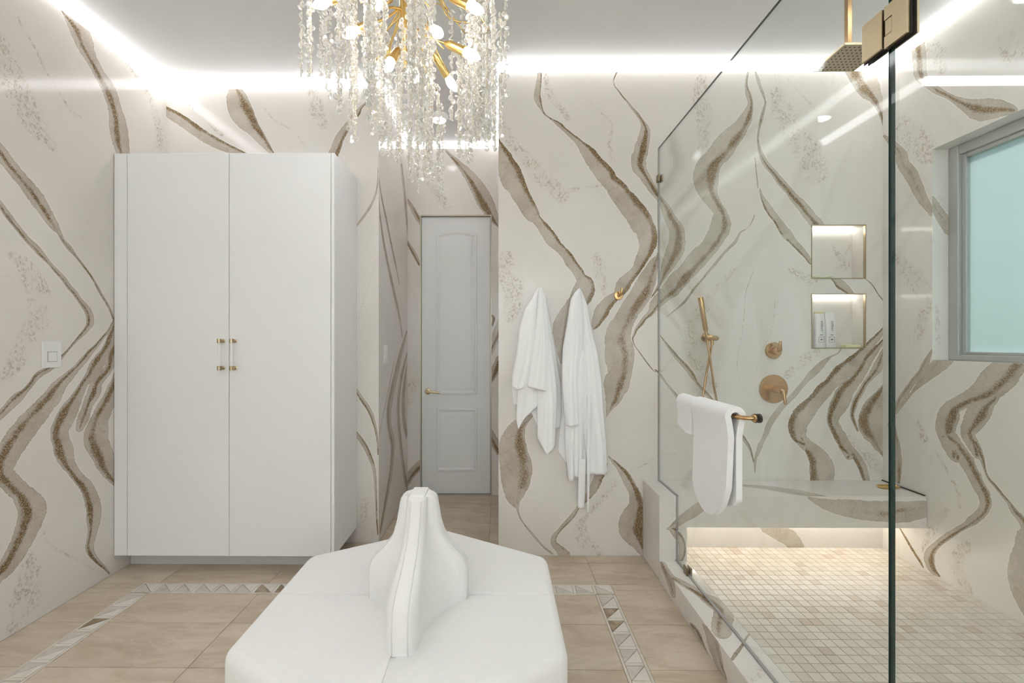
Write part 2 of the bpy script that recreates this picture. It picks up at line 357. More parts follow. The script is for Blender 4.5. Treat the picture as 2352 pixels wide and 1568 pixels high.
# vein paths per slab plane, millimetres: (all_dark, strength, [(u, v, half_width, dark_position)])
VEINS = {
 'left': [
  (0, 1.0, [(2202,3035,6.9,-0.25),(2217,3023,10.4,-0.25),(2296,2995,63.2,-0.25),(2327,2937,58.8,-0.25),(2369,2884,43.9,-0.25),(2419,2832,44.3,-0.25),(2473,2779,54.8,-0.25),(2506,2712,49.9,-0.25),(2531,2638,59.8,-0.25),(2542,2555,64.6,-0.25),(2564,2459,52.2,-0.25),(2579,2394,35.9,-0.25)]),
  (0, 1.0, [(1891,2233,29.2,-0.1),(1927,2196,31.6,-0.1),(1970,2147,33.3,-0.1),(2023,2098,34.0,-0.1),(2074,2045,41.0,-0.1),(2120,1987,34.4,-0.1),(2165,1925,26.3,-0.1),(2193,1893,14.4,-0.1),(2211,1860,10.6,-0.1),(2244,1828,15.1,-0.1),(2276,1796,8.7,-0.1),(2308,1762,7.9,-0.1),(2371,1691,7.4,-0.1),(2420,1615,9.8,-0.1),(2475,1535,9.1,-0.1),(2505,1468,7.3,-0.1)]),
  (0, 1.0, [(1919,1973,11.5,-0.3),(1940,1946,14.6,-0.3),(1968,1907,15.9,-0.3),(2013,1857,14.4,-0.3),(2047,1821,15.4,-0.3),(2080,1793,18.3,-0.3),(2111,1763,16.1,-0.3),(2143,1732,10.5,-0.3),(2174,1700,12.0,-0.3),(2210,1668,14.3,-0.3),(2237,1633,14.6,-0.3),(2272,1598,14.9,-0.3),(2301,1561,15.4,-0.3),(2335,1524,20.1,-0.3),(2356,1485,23.2,-0.3),(2359,1444,22.6,-0.3),(2345,1419,17.0,-0.3),(2318,1386,13.8,-0.3),(2272,1338,7.5,-0.3),(2225,1284,7.1,-0.3),(2178,1240,13.7,-0.3),(2152,1211,13.6,-0.3),(2091,1179,17.1,-0.3),(2065,1145,13.8,-0.3),(2036,1112,15.2,-0.3),(2001,1081,24.3,-0.3),(1970,1051,22.4,-0.3),(1943,1021,19.5,-0.3),(1918,999,17.8,-0.3),(1886,965,19.0,-0.3)]),
  (0, 1.0, [(2502,1459,7.1,-0.3),(2474,1407,9.6,-0.3),(2434,1363,10.2,-0.3),(2398,1321,13.1,-0.3),(2356,1281,17.7,-0.3),(2322,1242,20.9,-0.3),(2285,1203,19.8,-0.3),(2247,1167,26.3,-0.3),(2208,1131,32.8,-0.3),(2179,1096,42.0,-0.3),(2157,1061,46.5,-0.3),(2123,1029,48.1,-0.3),(2096,997,53.3,-0.3),(2064,966,56.5,-0.3),(2037,935,57.5,-0.3),(2012,906,58.4,-0.3),(1991,875,58.4,-0.3),(1968,837,54.3,-0.3),(1947,796,52.3,-0.3),(1944,749,41.6,-0.3),(1974,699,40.2,-0.3),(2018,636,41.4,-0.3),(2044,591,51.5,-0.3),(2064,548,60.9,-0.3),(2065,512,64.3,-0.3),(2055,480,62.5,-0.3),(2029,421,54.6,-0.3),(1995,367,51.4,-0.3),(1958,317,42.2,-0.3),(1930,298,29.2,-0.3),(1910,276,27.5,-0.3),(1886,236,25.7,-0.3)]),
  (0, 1.0, [(2517,1451,12.7,-0.4),(2502,1399,26.1,-0.4),(2472,1321,30.3,-0.4),(2446,1279,29.6,-0.4),(2417,1238,38.5,-0.4),(2390,1197,43.3,-0.4),(2367,1158,35.8,-0.4),(2326,1120,22.8,-0.4),(2305,1082,28.7,-0.4),(2283,1045,33.8,-0.4),(2261,1009,42.4,-0.4),(2238,973,49.6,-0.4),(2218,938,49.9,-0.4),(2199,904,47.7,-0.4),(2194,867,46.1,-0.4),(2205,826,44.7,-0.4),(2219,774,49.1,-0.4),(2239,714,35.1,-0.4),(2263,669,28.8,-0.4),(2293,620,28.2,-0.4),(2331,568,33.3,-0.4),(2355,519,38.0,-0.4),(2369,473,42.9,-0.4),(2380,428,44.5,-0.4),(2382,386,45.3,-0.4),(2381,345,40.1,-0.4),(2376,306,32.8,-0.4),(2367,269,28.2,-0.4),(2358,232,26.7,-0.4),(2363,197,21.2,-0.4),(2382,155,15.1,-0.4),(2416,104,12.0,-0.4),(2446,64,8.8,-0.4),(2477,13,4.9,-0.4)]),
  (0, 1.0, [(2541,1162,35.0,-0.4),(2529,1101,47.0,-0.4),(2514,1059,58.1,-0.4),(2487,1019,51.6,-0.4),(2459,980,51.0,-0.4),(2433,942,54.8,-0.4),(2415,903,56.4,-0.4),(2401,864,65.4,-0.4),(2396,823,75.7,-0.4),(2402,780,69.0,-0.4),(2430,721,62.3,-0.4),(2448,674,60.5,-0.4),(2466,626,50.8,-0.4),(2492,575,37.0,-0.4),(2531,520,28.5,-0.4)]),
  (0, 1.0, [(2518,1320,24.2,0),(2487,1260,46.2,0),(2474,1192,27.6,0),(2399,1114,33.9,0),(2386,1073,41.8,0),(2365,1035,37.0,0),(2345,997,31.4,0),(2331,958,32.4,0),(2316,921,33.3,0),(2301,883,22.8,0)]),
  (0, 1, [(1250,2780,20,-0.2),(1450,2640,38,-0.2),(1650,2450,34,-0.1),(1800,2320,31,-0.1),(1895,2229,29,-0.1)]),
  (0, 1, [(1300,2350,8,-0.3),(1500,2260,14,-0.3),(1700,2140,16,-0.3),(1850,2030,13,-0.3),(1922,1970,11,-0.3)]),
  (0, 1, [(1888,967,19,-0.3),(1780,860,26,-0.3),(1650,700,30,-0.3),(1560,540,24,-0.3),(1500,380,16,-0.3),(1420,200,10,-0.3)]),
  (0, 1, [(1000,1900,6,0.3),(1150,1750,22,0.3),(1280,1560,40,0.3),(1330,1360,52,0.3),(1290,1180,46,0.3),(1180,1020,30,0.3),(1050,880,12,0.3)]),
 ],
 'bl': [
  (0, 1.0, [(-2254,2896,30.1,0.7),(-2143,2830,37.6,0.7),(-2042,2760,37.6,0.7),(-1941,2694,37.6,0.7),(-1840,2644,30.1,0.7),(-1699,2593,12.5,0.7)]),
  (0, 1.0, [(-1785,3065,14.8,0.5),(-1777,3029,31.8,0.5),(-1763,2974,66.2,0.5),(-1747,2924,78.0,0.5),(-1727,2874,78.6,0.5),(-1697,2824,67.8,0.5),(-1656,2773,49.0,0.5),(-1616,2723,41.6,0.5),(-1578,2673,31.9,0.5),(-1528,2608,15.9,0.5),(-1478,2542,7.9,0.5)]),
  (0, 1.0, [(-835,3015,13.0,0.6),(-887,2944,9.3,0.6),(-927,2904,9.3,0.6),(-953,2865,20.8,0.6),(-999,2809,22.4,0.6),(-1043,2745,27.1,0.6),(-1078,2682,32.8,0.6),(-1104,2610,34.3,0.6),(-1162,2506,34.9,0.6)]),
  (1, 0.35, [(-813,2591,3.3,0),(-815,2441,4.2,0),(-825,2341,6.7,0),(-862,2249,9.2,0),(-912,2174,9.2,0),(-962,2108,7.5,0)]),
  (1, 0.5, [(-820,1907,1.7,0),(-870,1740,1.7,0),(-929,1557,1.7,0),(-942,1457,1.7,0),(-895,1290,1.7,0),(-829,1207,1.7,0)]),
  (0, 1.0, [(-962,1023,11.7,-0.5),(-920,956,15.0,-0.5),(-870,881,15.0,-0.5),(-837,790,11.7,-0.5),(-818,690,7.5,-0.5),(-813,589,5.0,-0.5)]),
  (0, 1.0, [(-962,731,15.0,0.5),(-912,664,16.7,0.5),(-870,581,15.1,0.5),(-840,489,11.7,0.5),(-829,356,8.4,0.5),(-825,222,6.7,0.5),(-815,56,5.0,0.5)]),
 ],
 'cl': [
  (0, 1.0, [(2896,2439,12.5,0),(2982,2318,21.9,0),(3080,2226,25.0,0),(3207,2096,26.0,0),(3336,1973,23.7,0),(3503,1803,10.8,0)]),
  (0, 1.0, [(2896,2306,9.5,0),(2951,2155,22.2,0),(3047,2006,31.0,0),(3185,1853,33.8,0),(3336,1705,37.9,0),(3503,1541,35.5,0),(3602,1392,19.7,0)]),
  (0, 1.0, [(3776,1427,19.3,-0.3),(3592,1278,43.8,-0.3),(3418,1124,56.2,-0.3),(3259,965,63.4,-0.3),(3171,848,72.0,-0.3),(3185,717,56.9,-0.3),(3274,568,61.8,-0.3),(3236,391,53.9,-0.3),(3114,248,41.3,-0.3),(2951,67,32.4,-0.3)]),
  (0, 1.0, [(3776,1232,17.4,0.4),(3565,1053,37.3,0.4),(3460,863,47.2,0.4),(3477,680,47.6,0.4),(3565,459,44.2,0.4),(3687,217,42.2,0.4),(3796,52,33.6,0.4)]),
  (0, 1.0, [(3460,2912,22.5,0.3),(3565,2795,42.9,0.3),(3658,2644,55.2,0.3),(3756,2441,46.8,0.3),(3838,2245,26.6,0.3)]),
  (1, 0.6, [(3321,1187,7.9,0),(3185,1029,7.5,0),(3014,837,5.7,0),(2920,719,5.7,0)]),
  (0, 1.0, [(3776,1145,13.9,0),(3658,919,56.9,0),(3658,730,66.3,0),(3756,541,40.0,0)]),
 ],
 'far': [
  (0, 1.0, [(-523,3070,4.4,-0.3),(-452,2993,13.1,-0.3),(-365,2905,26.2,-0.3),(-277,2806,45.9,-0.3),(-201,2697,63.4,-0.3),(-135,2576,72.1,-0.3),(-76,2467,54.6,-0.3),(-28,2379,24.0,-0.3),(-6,2342,6.6,-0.3)]),
  (0, 1.0, [(-825,2610,6.6,0.3),(-792,2556,15.3,0.3),(-755,2490,21.9,0.3),(-720,2424,21.9,0.3),(-694,2369,11.0,0.3)]),
  (0, 1.0, [(-825,2249,6.6,-0.3),(-792,2183,15.3,-0.3),(-755,2118,19.7,-0.3),(-704,2019,15.3,-0.3)]),
  (1, 0.4, [(-812,1833,2.2,0),(-755,1756,2.2,0),(-720,1625,2.2,0),(-737,1493,2.2,0),(-792,1384,2.2,0)]),
  (0, 1.0, [(-825,102,32.9,-0.3),(-770,190,37.2,-0.3),(-694,267,39.4,-0.3)]),
  (0, 1.0, [(-102,1231,32.8,-0.2),(-58,1329,39.4,-0.2),(-15,1428,43.7,-0.2),(18,1537,32.8,-0.2)]),
  (0, 1.0, [(-91,968,10.9,-0.2),(-47,1078,37.2,-0.2),(-4,1187,32.8,-0.2)]),
  (0, 1.0, [(-91,553,32.8,-0.2),(-47,465,39.4,-0.2),(-4,378,32.8,-0.2)]),
  (1, 1.0, [(-80,1581,6.6,0),(-54,1548,13.1,0),(-67,1482,8.8,0)]),
 ],
 'back': [
  (0, 1.0, [(251,3053,13.9,0.75),(249,3025,14.6,0.75),(246,2983,16.0,0.75),(241,2948,18.3,0.75),(237,2914,20.8,0.75),(234,2879,21.9,0.75),(241,2851,21.6,0.75),(252,2823,13.7,0.75),(265,2795,7.6,0.75),(283,2767,4.3,0.75),(311,2746,4.4,0.75),(342,2725,9.0,0.75),(371,2704,15.4,0.75),(409,2669,14.0,0.75),(448,2634,16.2,0.75),(488,2599,20.6,0.75),(519,2564,29.7,0.75),(550,2529,41.6,0.75),(576,2494,47.8,0.75),(601,2459,49.4,0.75),(630,2424,54.3,0.75),(660,2390,58.4,0.75),(683,2355,52.9,0.75),(716,2320,55.6,0.75),(742,2285,63.3,0.75),(766,2250,63.7,0.75),(797,2215,68.3,0.75),(823,2180,70.5,0.75),(853,2145,71.7,0.75),(874,2110,74.3,0.75),(888,2083,72.5,0.75),(912,2048,63.8,0.75),(922,2013,64.7,0.75),(926,1978,60.7,0.75),(925,1944,52.5,0.75),(915,1909,44.0,0.75),(896,1874,39.9,0.75),(878,1839,36.9,0.75),(864,1804,28.9,0.75),(836,1770,31.1,0.75),(805,1735,36.0,0.75),(775,1700,45.8,0.75),(757,1665,38.8,0.75),(733,1631,26.7,0.75),(686,1596,36.7,0.75),(658,1561,40.8,0.75),(636,1526,45.2,0.75),(618,1491,37.3,0.75),(601,1456,28.6,0.75),(587,1422,6.5,0.75)]),
  (0, 1.0, [(-30,2629,13.2,0.85),(-9,2566,32.4,0.85),(9,2531,40.9,0.85),(24,2496,52.9,0.85),(38,2461,56.1,0.85),(54,2426,64.1,0.85),(68,2391,72.1,0.85),(79,2356,71.6,0.85),(105,2321,61.5,0.85),(120,2286,59.5,0.85),(138,2251,55.5,0.85),(159,2216,52.1,0.85),(176,2182,51.9,0.85),(197,2147,48.5,0.85),(220,2119,32.9,0.85),(251,2084,30.9,0.85),(277,2049,35.8,0.85),(305,2014,39.5,0.85),(328,1979,40.4,0.85),(357,1944,32.8,0.85),(394,1910,29.4,0.85),(422,1875,32.4,0.85),(444,1840,34.2,0.85),(470,1805,32.0,0.85),(496,1770,32.8,0.85),(512,1735,35.4,0.85),(533,1700,55.9,0.85),(528,1666,67.3,0.85),(512,1631,68.3,0.85),(490,1596,61.3,0.85),(460,1561,51.7,0.85),(430,1526,50.2,0.85),(408,1491,50.6,0.85),(393,1457,55.6,0.85),(385,1422,55.4,0.85),(382,1352,41.8,0.85),(383,1282,26.1,0.85),(388,1213,11.5,0.85)]),
  (0, 1.0, [(738,3037,4.5,0.2),(726,3016,4.5,0.2),(713,2981,3.5,0.2),(718,2946,3.8,0.2),(745,2912,4.2,0.2),(770,2877,4.9,0.2),(801,2842,6.7,0.2),(827,2807,8.0,0.2),(858,2772,10.8,0.2),(882,2737,11.8,0.2),(901,2702,17.7,0.2),(910,2667,31.2,0.2),(905,2632,35.9,0.2),(898,2598,39.0,0.2),(889,2563,44.1,0.2),(882,2528,43.8,0.2),(872,2493,47.8,0.2),(869,2459,47.4,0.2),(877,2424,43.0,0.2),(900,2389,34.9,0.2),(922,2354,30.9,0.2),(943,2319,28.0,0.2),(966,2284,25.9,0.2),(990,2249,19.7,0.2),(1016,2215,24.4,0.2),(1037,2180,29.2,0.2),(1052,2145,34.8,0.2),(1068,2110,35.6,0.2),(1084,2083,42.4,0.2),(1103,2048,47.3,0.2),(1109,2013,51.1,0.2),(1109,1978,53.0,0.2),(1105,1943,55.1,0.2),(1095,1909,55.4,0.2),(1077,1874,50.3,0.2),(1060,1839,46.2,0.2),(1044,1804,36.1,0.2),(1027,1769,26.3,0.2),(1015,1735,18.4,0.2),(1000,1700,11.8,0.2),(981,1665,9.8,0.2),(957,1630,4.2,0.2),(945,1616,2.6,0.2)]),
  (0, 0.68, [(989,1895,5.7,0.35),(984,1874,10.2,0.35),(965,1839,24.8,0.35),(953,1804,37.0,0.35),(940,1770,44.1,0.35),(925,1735,55.1,0.35),(911,1700,59.6,0.35),(894,1665,64.0,0.35),(877,1630,64.1,0.35),(853,1596,64.4,0.35),(829,1561,63.0,0.35),(807,1526,63.6,0.35),(788,1491,63.0,0.35),(768,1456,64.9,0.35),(752,1422,73.8,0.35),(743,1387,78.0,0.35),(736,1352,79.9,0.35),(745,1317,83.5,0.35),(750,1282,93.6,0.35),(750,1248,93.7,0.35),(754,1213,86.8,0.35),(754,1178,79.9,0.35),(752,1143,76.7,0.35),(740,1108,72.8,0.35),(732,1081,82.3,0.35),(721,1044,65.9,0.35),(716,1008,57.0,0.35),(705,971,41.0,0.35),(688,934,25.6,0.35),(677,898,12.2,0.35),(668,869,2.8,0.35)]),
  (0, 1.0, [(1556,3044,5.8,0.4),(1548,3005,7.3,0.4),(1542,2965,8.3,0.4),(1544,2926,11.1,0.4),(1555,2886,19.0,0.4),(1567,2837,17.2,0.4),(1558,2788,26.0,0.4),(1539,2738,39.1,0.4),(1511,2689,48.1,0.4),(1469,2640,57.5,0.4),(1425,2591,67.4,0.4),(1390,2541,71.3,0.4),(1346,2492,66.6,0.4),(1309,2443,73.4,0.4),(1292,2394,79.7,0.4),(1290,2344,78.6,0.4),(1297,2295,64.0,0.4),(1317,2245,50.1,0.4),(1349,2196,41.7,0.4),(1378,2147,41.8,0.4),(1383,2097,58.8,0.4),(1384,2067,63.5,0.4),(1363,2018,61.3,0.4),(1334,1969,57.2,0.4),(1297,1919,53.8,0.4),(1248,1870,59.7,0.4),(1206,1821,59.4,0.4),(1162,1771,53.7,0.4),(1112,1722,58.7,0.4),(1073,1673,53.7,0.4),(1019,1623,41.9,0.4),(974,1574,35.7,0.4),(947,1526,20.6,0.4),(910,1491,15.5,0.4),(884,1456,15.2,0.4),(857,1422,9.8,0.4),(842,1387,8.1,0.4),(832,1359,5.2,0.4),(845,1317,3.7,0.4),(870,1282,4.2,0.4),(894,1248,4.3,0.4),(919,1213,4.7,0.4),(947,1178,4.5,0.4),(979,1143,2.2,0.4),(972,1169,3.1,0.4),(1009,1129,7.7,0.4),(1042,1080,6.7,0.4),(1083,1031,9.3,0.4),(1120,981,12.0,0.4),(1147,942,8.2,0.4)]),
  (0, 1.0, [(1594,3054,4.8,-0.1),(1600,3024,5.7,-0.1),(1613,2985,10.8,-0.1),(1628,2935,10.2,-0.1),(1647,2886,8.4,-0.1),(1660,2837,5.9,-0.1),(1649,2787,10.5,-0.1),(1636,2738,11.9,-0.1),(1625,2689,8.2,-0.1),(1616,2639,7.3,-0.1),(1615,2590,5.9,-0.1),(1625,2541,12.7,-0.1),(1643,2491,17.7,-0.1),(1673,2442,19.9,-0.1),(1715,2393,20.8,-0.1),(1754,2343,24.3,-0.1),(1798,2294,24.3,-0.1),(1837,2244,27.7,-0.1),(1884,2195,33.7,-0.1),(1921,2146,36.4,-0.1),(1963,2096,38.2,-0.1),(1992,2057,39.3,-0.1)]),
  (1, 0.6, [(1596,2492,3.4,0),(1600,2442,3.9,0),(1605,2393,4.4,0),(1611,2343,4.4,0),(1613,2304,3.9,0)]),
  (0, 1.0, [(1627,2294,5.7,-0.8),(1641,2245,11.3,-0.8),(1668,2195,21.3,-0.8),(1698,2146,24.1,-0.8),(1737,2097,23.9,-0.8),(1769,2047,29.8,-0.8),(1808,1998,30.7,-0.8),(1788,2017,28.4,-0.8),(1833,1968,23.4,-0.8),(1879,1919,21.9,-0.8),(1921,1869,17.4,-0.8),(1948,1830,11.6,-0.8),(2056,1770,18.9,-0.8),(2097,1731,22.6,-0.8),(2124,1701,29.4,-0.8),(2163,1672,24.8,-0.8),(2190,1647,17.3,-0.8),(2222,1622,9.0,-0.8)]),
  (1, 1.0, [(2281,1736,3.4,0),(2325,1696,4.4,0),(2359,1642,4.4,0),(2398,1593,4.4,0)]),
  (1, 0.45, [(1591,2131,3.9,0),(1582,2102,4.4,0),(1550,2053,2.5,0),(1503,2023,5.5,0),(1474,1968,9.8,0),(1425,1919,8.9,0),(1381,1870,9.4,0),(1341,1821,9.5,0),(1299,1771,7.5,0),(1259,1722,6.4,0),(1216,1673,7.8,0),(1181,1623,7.9,0),(1149,1584,8.9,0),(1115,1554,4.8,0),(1079,1525,3.7,0),(1042,1495,2.5,0)]),
  (0, 1.2, [(997,1391,2.8,0.4),(1043,1327,8.0,0.4),(1080,1278,13.5,0.4),(1122,1228,14.7,0.4),(1169,1179,16.9,0.4),(1206,1129,16.3,0.4),(1236,1080,8.6,0.4),(1281,1031,10.5,0.4),(1321,981,13.7,0.4),(1358,942,11.0,0.4),(1417,873,10.3,0.4),(1480,824,8.1,0.4),(1496,784,8.8,0.4),(1526,735,12.5,0.4),(1558,686,11.0,0.4),(1576,636,5.7,0.4),(1587,587,4.3,0.4)]),
  (1, 0.3, [(1594,1914,1.5,0),(1648,1820,2.0,0),(1698,1751,2.0,0),(1722,1702,2.0,0),(1717,1524,2.0,0),(1698,1406,2.0,0),(1648,1297,2.0,0),(1599,1149,2.0,0)]),
  (1, 0.35, [(1589,1791,2.5,0),(1540,1653,2.9,0),(1530,1524,2.9,0),(1511,1366,2.0,0),(1486,1228,2.0,0),(1496,1110,2.5,0),(1550,1031,2.5,0),(1580,972,2.0,0)]),
  (1, 0.12, [(2131,1297,5.3,0),(2111,1268,3.9,0),(2068,1248,6.7,0),(2021,1209,19.9,0),(1982,1169,24.0,0),(1940,1130,22.9,0),(1906,1090,16.6,0),(1872,1051,16.9,0),(1840,1011,18.2,0),(1801,972,17.4,0),(1761,932,18.5,0),(1732,893,19.7,0),(1702,853,20.5,0),(1680,814,20.3,0),(1668,775,18.2,0),(1648,735,13.5,0),(1629,686,13.7,0),(1610,636,10.7,0),(1626,702,13.1,0),(1609,649,9.1,0),(1597,596,8.4,0),(1595,522,4.2,0)]),
  (0, 1.0, [(2396,1425,10.0,-0.7),(2362,1376,21.1,-0.7),(2318,1327,26.4,-0.7),(2266,1278,28.1,-0.7),(2222,1228,39.2,-0.7),(2173,1179,50.8,-0.7),(2119,1130,54.2,-0.7),(2070,1081,41.7,-0.7),(2021,1031,50.5,-0.7),(1980,982,46.2,-0.7),(1936,933,53.6,-0.7),(1894,883,63.6,-0.7),(1864,834,60.7,-0.7),(1862,785,56.0,-0.7),(1877,735,37.7,-0.7),(1909,686,26.1,0.7),(1860,755,36.4,0.7),(1918,702,33.5,-0.7),(1965,649,49.9,-0.7),(1999,597,64.7,-0.7),(2012,544,78.3,-0.7),(2012,470,73.5,-0.7)]),
  (0, 1.0, [(2401,1357,9.5,-0.5),(2337,1278,24.8,-0.5),(2298,1228,30.8,-0.5),(2274,1179,31.9,-0.5),(2242,1130,36.2,-0.5),(2205,1081,39.3,-0.5),(2159,1031,51.9,-0.5),(2135,982,58.1,-0.5),(2111,933,53.3,-0.5),(2085,884,42.4,-0.5),(2083,834,36.1,-0.5),(2105,785,36.1,-0.5),(2124,736,31.3,-0.5),(2149,687,29.1,-0.5),(2186,637,34.3,0.5),(2122,755,38.9,0.5),(2159,702,28.7,-0.5),(2206,650,24.6,-0.5),(2243,597,27.3,-0.5),(2267,545,27.0,-0.5),(2289,476,23.5,-0.5)]),
  (0, 1.0, [(2397,1288,14.7,0),(2376,1229,25.2,0),(2357,1179,32.1,0),(2322,1130,22.3,0),(2282,1081,17.4,0),(2255,1031,20.1,0),(2227,982,19.6,0),(2210,933,18.9,0),(2200,884,14.7,0),(2215,834,11.6,0),(2234,785,6.0,0)]),
  (0, 1.0, [(2403,1051,27.3,-0.5),(2384,1002,44.7,-0.5),(2359,953,66.4,-0.5),(2337,904,80.9,-0.5),(2325,854,87.7,-0.5),(2327,805,82.1,-0.5),(2354,756,62.6,-0.5),(2372,707,47.8,-0.5),(2394,657,27.1,-0.5),(2408,618,13.8,-0.5)]),
  (0, 1.0, [(2227,3061,80.3,-0.3),(2249,3012,76.6,-0.3),(2266,2982,74.7,-0.3),(2298,2933,74.2,-0.3),(2335,2883,48.9,-0.3),(2363,2834,34.5,-0.3),(2381,2785,25.9,-0.3),(2391,2735,16.9,-0.3),(2398,2686,9.7,-0.3)]),
  (0, 0.6, [(224,897,3.4,0.5),(160,846,23.1,0.5),(116,809,44.6,0.5),(98,773,60.6,0.5),(85,736,72.8,0.5),(80,699,84.0,0.5),(81,663,90.1,0.5),(86,626,93.9,0.5),(96,590,98.7,0.5),(101,553,101.5,0.5),(102,516,98.8,0.5),(100,480,93.1,0.5),(96,443,81.9,0.5),(93,407,67.4,0.5),(89,370,49.4,0.5),(96,333,30.0,0.5),(107,304,12.3,0.5),(114,275,6.0,0.5),(126,238,5.0,0.5),(148,202,4.5,0.5),(177,165,7.1,0.5),(208,129,8.4,0.5),(239,92,6.9,0.5),(272,56,6.2,0.5),(327,12,8.0,0.5)]),
  (0, 0.6, [(657,569,19.8,0.7),(630,510,28.0,0.7),(617,485,29.7,0.7),(603,452,29.7,0.7),(588,422,28.6,0.7),(570,393,23.4,0.7),(533,349,16.6,0.7),(488,298,10.0,0.7),(464,261,14.6,0.7),(433,224,14.9,0.7),(398,188,13.5,0.7),(373,158,11.0,0.7),(347,129,15.5,0.7),(336,100,18.2,0.7),(341,71,20.2,0.7),(373,41,26.9,0.7),(405,1,36.8,0.7)]),
  (0, 1.2, [(679,627,2.9,0.45),(690,613,5.5,0.45),(718,584,14.4,0.45),(747,554,17.6,0.45),(771,525,26.3,0.45),(791,496,30.0,0.45),(809,459,34.0,0.45),(829,423,32.7,0.45),(845,386,36.2,0.45),(854,350,42.9,0.45),(860,313,52.8,0.45),(853,277,65.8,0.45),(843,240,80.3,0.45),(831,204,87.6,0.45),(829,167,83.0,0.45),(842,131,65.5,0.45),(860,94,50.1,0.45),(880,58,35.6,0.45),(905,7,19.6,0.45)]),
  (1, 0.15, [(1679,195,55.7,0),(1710,176,56.1,0),(1765,142,51.0,0),(1813,111,51.5,0),(1857,63,44.1,0)]),
 ],
 'right': [
  (0, 1.0, [(2499,3082,29.1,0),(2506,3051,38.4,0),(2502,3003,39.9,0),(2497,2928,39.8,0),(2491,2870,36.2,0),(2475,2824,26.3,0),(2447,2781,19.0,0),(2398,2716,17.9,0),(2347,2661,13.4,0),(2299,2607,17.3,0),(2238,2543,31.2,0),(2194,2506,44.9,0),(2151,2477,48.3,0),(2097,2450,36.2,0),(2040,2415,15.8,0)]),
  (0, 0.4, [(2728,2624,6.8,0),(2679,2562,18.6,0),(2622,2479,25.1,0),(2607,2435,40.0,0),(2592,2382,34.9,0),(2552,2320,38.8,0),(2528,2265,35.2,0),(2506,2212,33.6,0),(2485,2160,29.8,0),(2455,2106,22.5,0),(2424,2053,18.8,0)]),
  (0, 0.5, [(2424,1294,7.4,0.3),(2435,1276,9.8,0.3),(2460,1222,19.7,0.3),(2490,1167,18.2,0.3),(2537,1109,18.0,0.3),(2577,1049,19.9,0.3),(2617,988,21.0,0.3),(2642,928,15.8,0.3)]),
  (0, 0.3, [(2353,1253,46.3,0.3),(2404,1199,38.5,0.3),(2451,1152,30.2,0.3),(2495,1104,19.4,0.3),(2536,1054,9.4,0.3),(2572,1004,7.9,0.3),(2642,909,5.6,0.3)]),
  (0, 1.0, [(2039,1257,52.2,-0.35),(2065,1219,62.8,-0.35),(2092,1180,69.4,-0.35),(2129,1139,69.5,-0.35),(2166,1096,57.4,-0.35),(2248,1046,37.5,-0.35),(2313,996,40.8,-0.35),(2335,951,54.6,-0.35),(2349,906,55.7,-0.35),(2354,863,53.7,-0.35),(2341,824,44.5,-0.35),(2325,785,42.6,-0.35),(2299,750,41.3,0.35),(2346,839,49.5,0.35),(2309,803,43.6,-0.35),(2278,766,42.4,-0.35),(2249,730,39.7,-0.35),(2229,693,36.2,-0.35),(2207,657,33.9,-0.35),(2188,621,33.6,-0.35),(2167,586,31.8,-0.35),(2161,546,27.2,-0.35),(2173,500,22.5,-0.35),(2217,440,21.3,-0.35),(2249,401,15.3,-0.35),(2290,358,14.9,-0.35),(2344,298,17.4,-0.35),(2390,241,16.8,-0.35),(2427,186,22.3,-0.35),(2440,142,29.9,-0.35),(2437,107,31.7,-0.35),(2418,79,23.8,-0.35),(2385,68,7.4,-0.35)]),
  (0, 1.0, [(2125,1070,26.2,-0.3),(2149,1044,32.8,-0.3),(2175,1017,47.3,-0.3),(2197,974,54.7,-0.3),(2218,931,48.1,-0.3),(2242,886,35.3,-0.3),(2234,847,34.0,-0.3),(2214,812,30.6,-0.3),(2194,778,22.0,0.3),(2236,863,27.7,0.3),(2209,826,22.7,-0.3),(2189,789,19.4,-0.3),(2173,751,12.5,-0.3),(2163,712,6.2,-0.3),(2148,675,7.4,-0.3),(2117,644,8.5,-0.3),(2089,613,8.4,-0.3),(2060,584,10.3,-0.3),(2040,552,16.9,-0.3),(2010,525,20.2,-0.3),(1991,487,20.6,-0.3)]),
  (0, 0.2, [(1985,482,23.0,-0.6),(1992,441,43.0,-0.6),(1991,380,53.5,-0.6),(2001,298,63.9,-0.6),(1998,223,66.0,-0.6),(1983,155,52.7,-0.6),(1966,104,35.3,-0.6)]),
  (0, 0.6, [(2674,831,26.2,-0.5),(2660,772,29.0,-0.5),(2649,713,34.4,-0.5),(2644,643,38.7,-0.5),(2639,573,33.1,-0.5),(2632,504,17.1,-0.5)]),
  (1, 0.8, [(2624,234,4.5,0),(2585,190,8.4,0),(2555,155,9.4,0),(2524,121,9.2,0),(2491,88,9.1,0),(2475,68,5.4,0)]),
  (0, 0.8, [(1500,1180,8,0.3),(1560,1000,34,0.3),(1640,820,52,0.3),(1600,600,46,0.3),(1500,420,30,0.3),(1450,220,14,0.3)]),
  (0, 0.5, [(1150,1200,10,0),(1230,950,24,0),(1210,700,34,0),(1120,480,20,0),(1080,200,8,0)]),
 ],
 'bfront': [
  (0, 0.3, [(1729,467,5.7,-0.2),(1800,439,26.0,-0.2),(1894,416,42.6,-0.2),(1988,404,52.0,-0.2),(2082,394,56.7,-0.2),(2176,391,59.1,-0.2),(2270,389,59.1,0.2),(2336,399,52.9,0.2),(2411,408,44.8,0.2)]),
  (0, 0.4, [(941,288,5.7,0.5),(965,302,11.8,0.5),(1007,332,23.7,0.5),(1074,378,30.7,0.5),(1159,435,30.7,0.5),(1225,473,28.4,0.5)]),
  (0, 0.9, [(951,297,4.7,0.7),(974,278,19.0,0.7),(1007,240,22.7,0.7),(1025,198,19.9,0.7),(1022,141,19.8,0.7),(998,103,18.9,0.7)]),
 ],
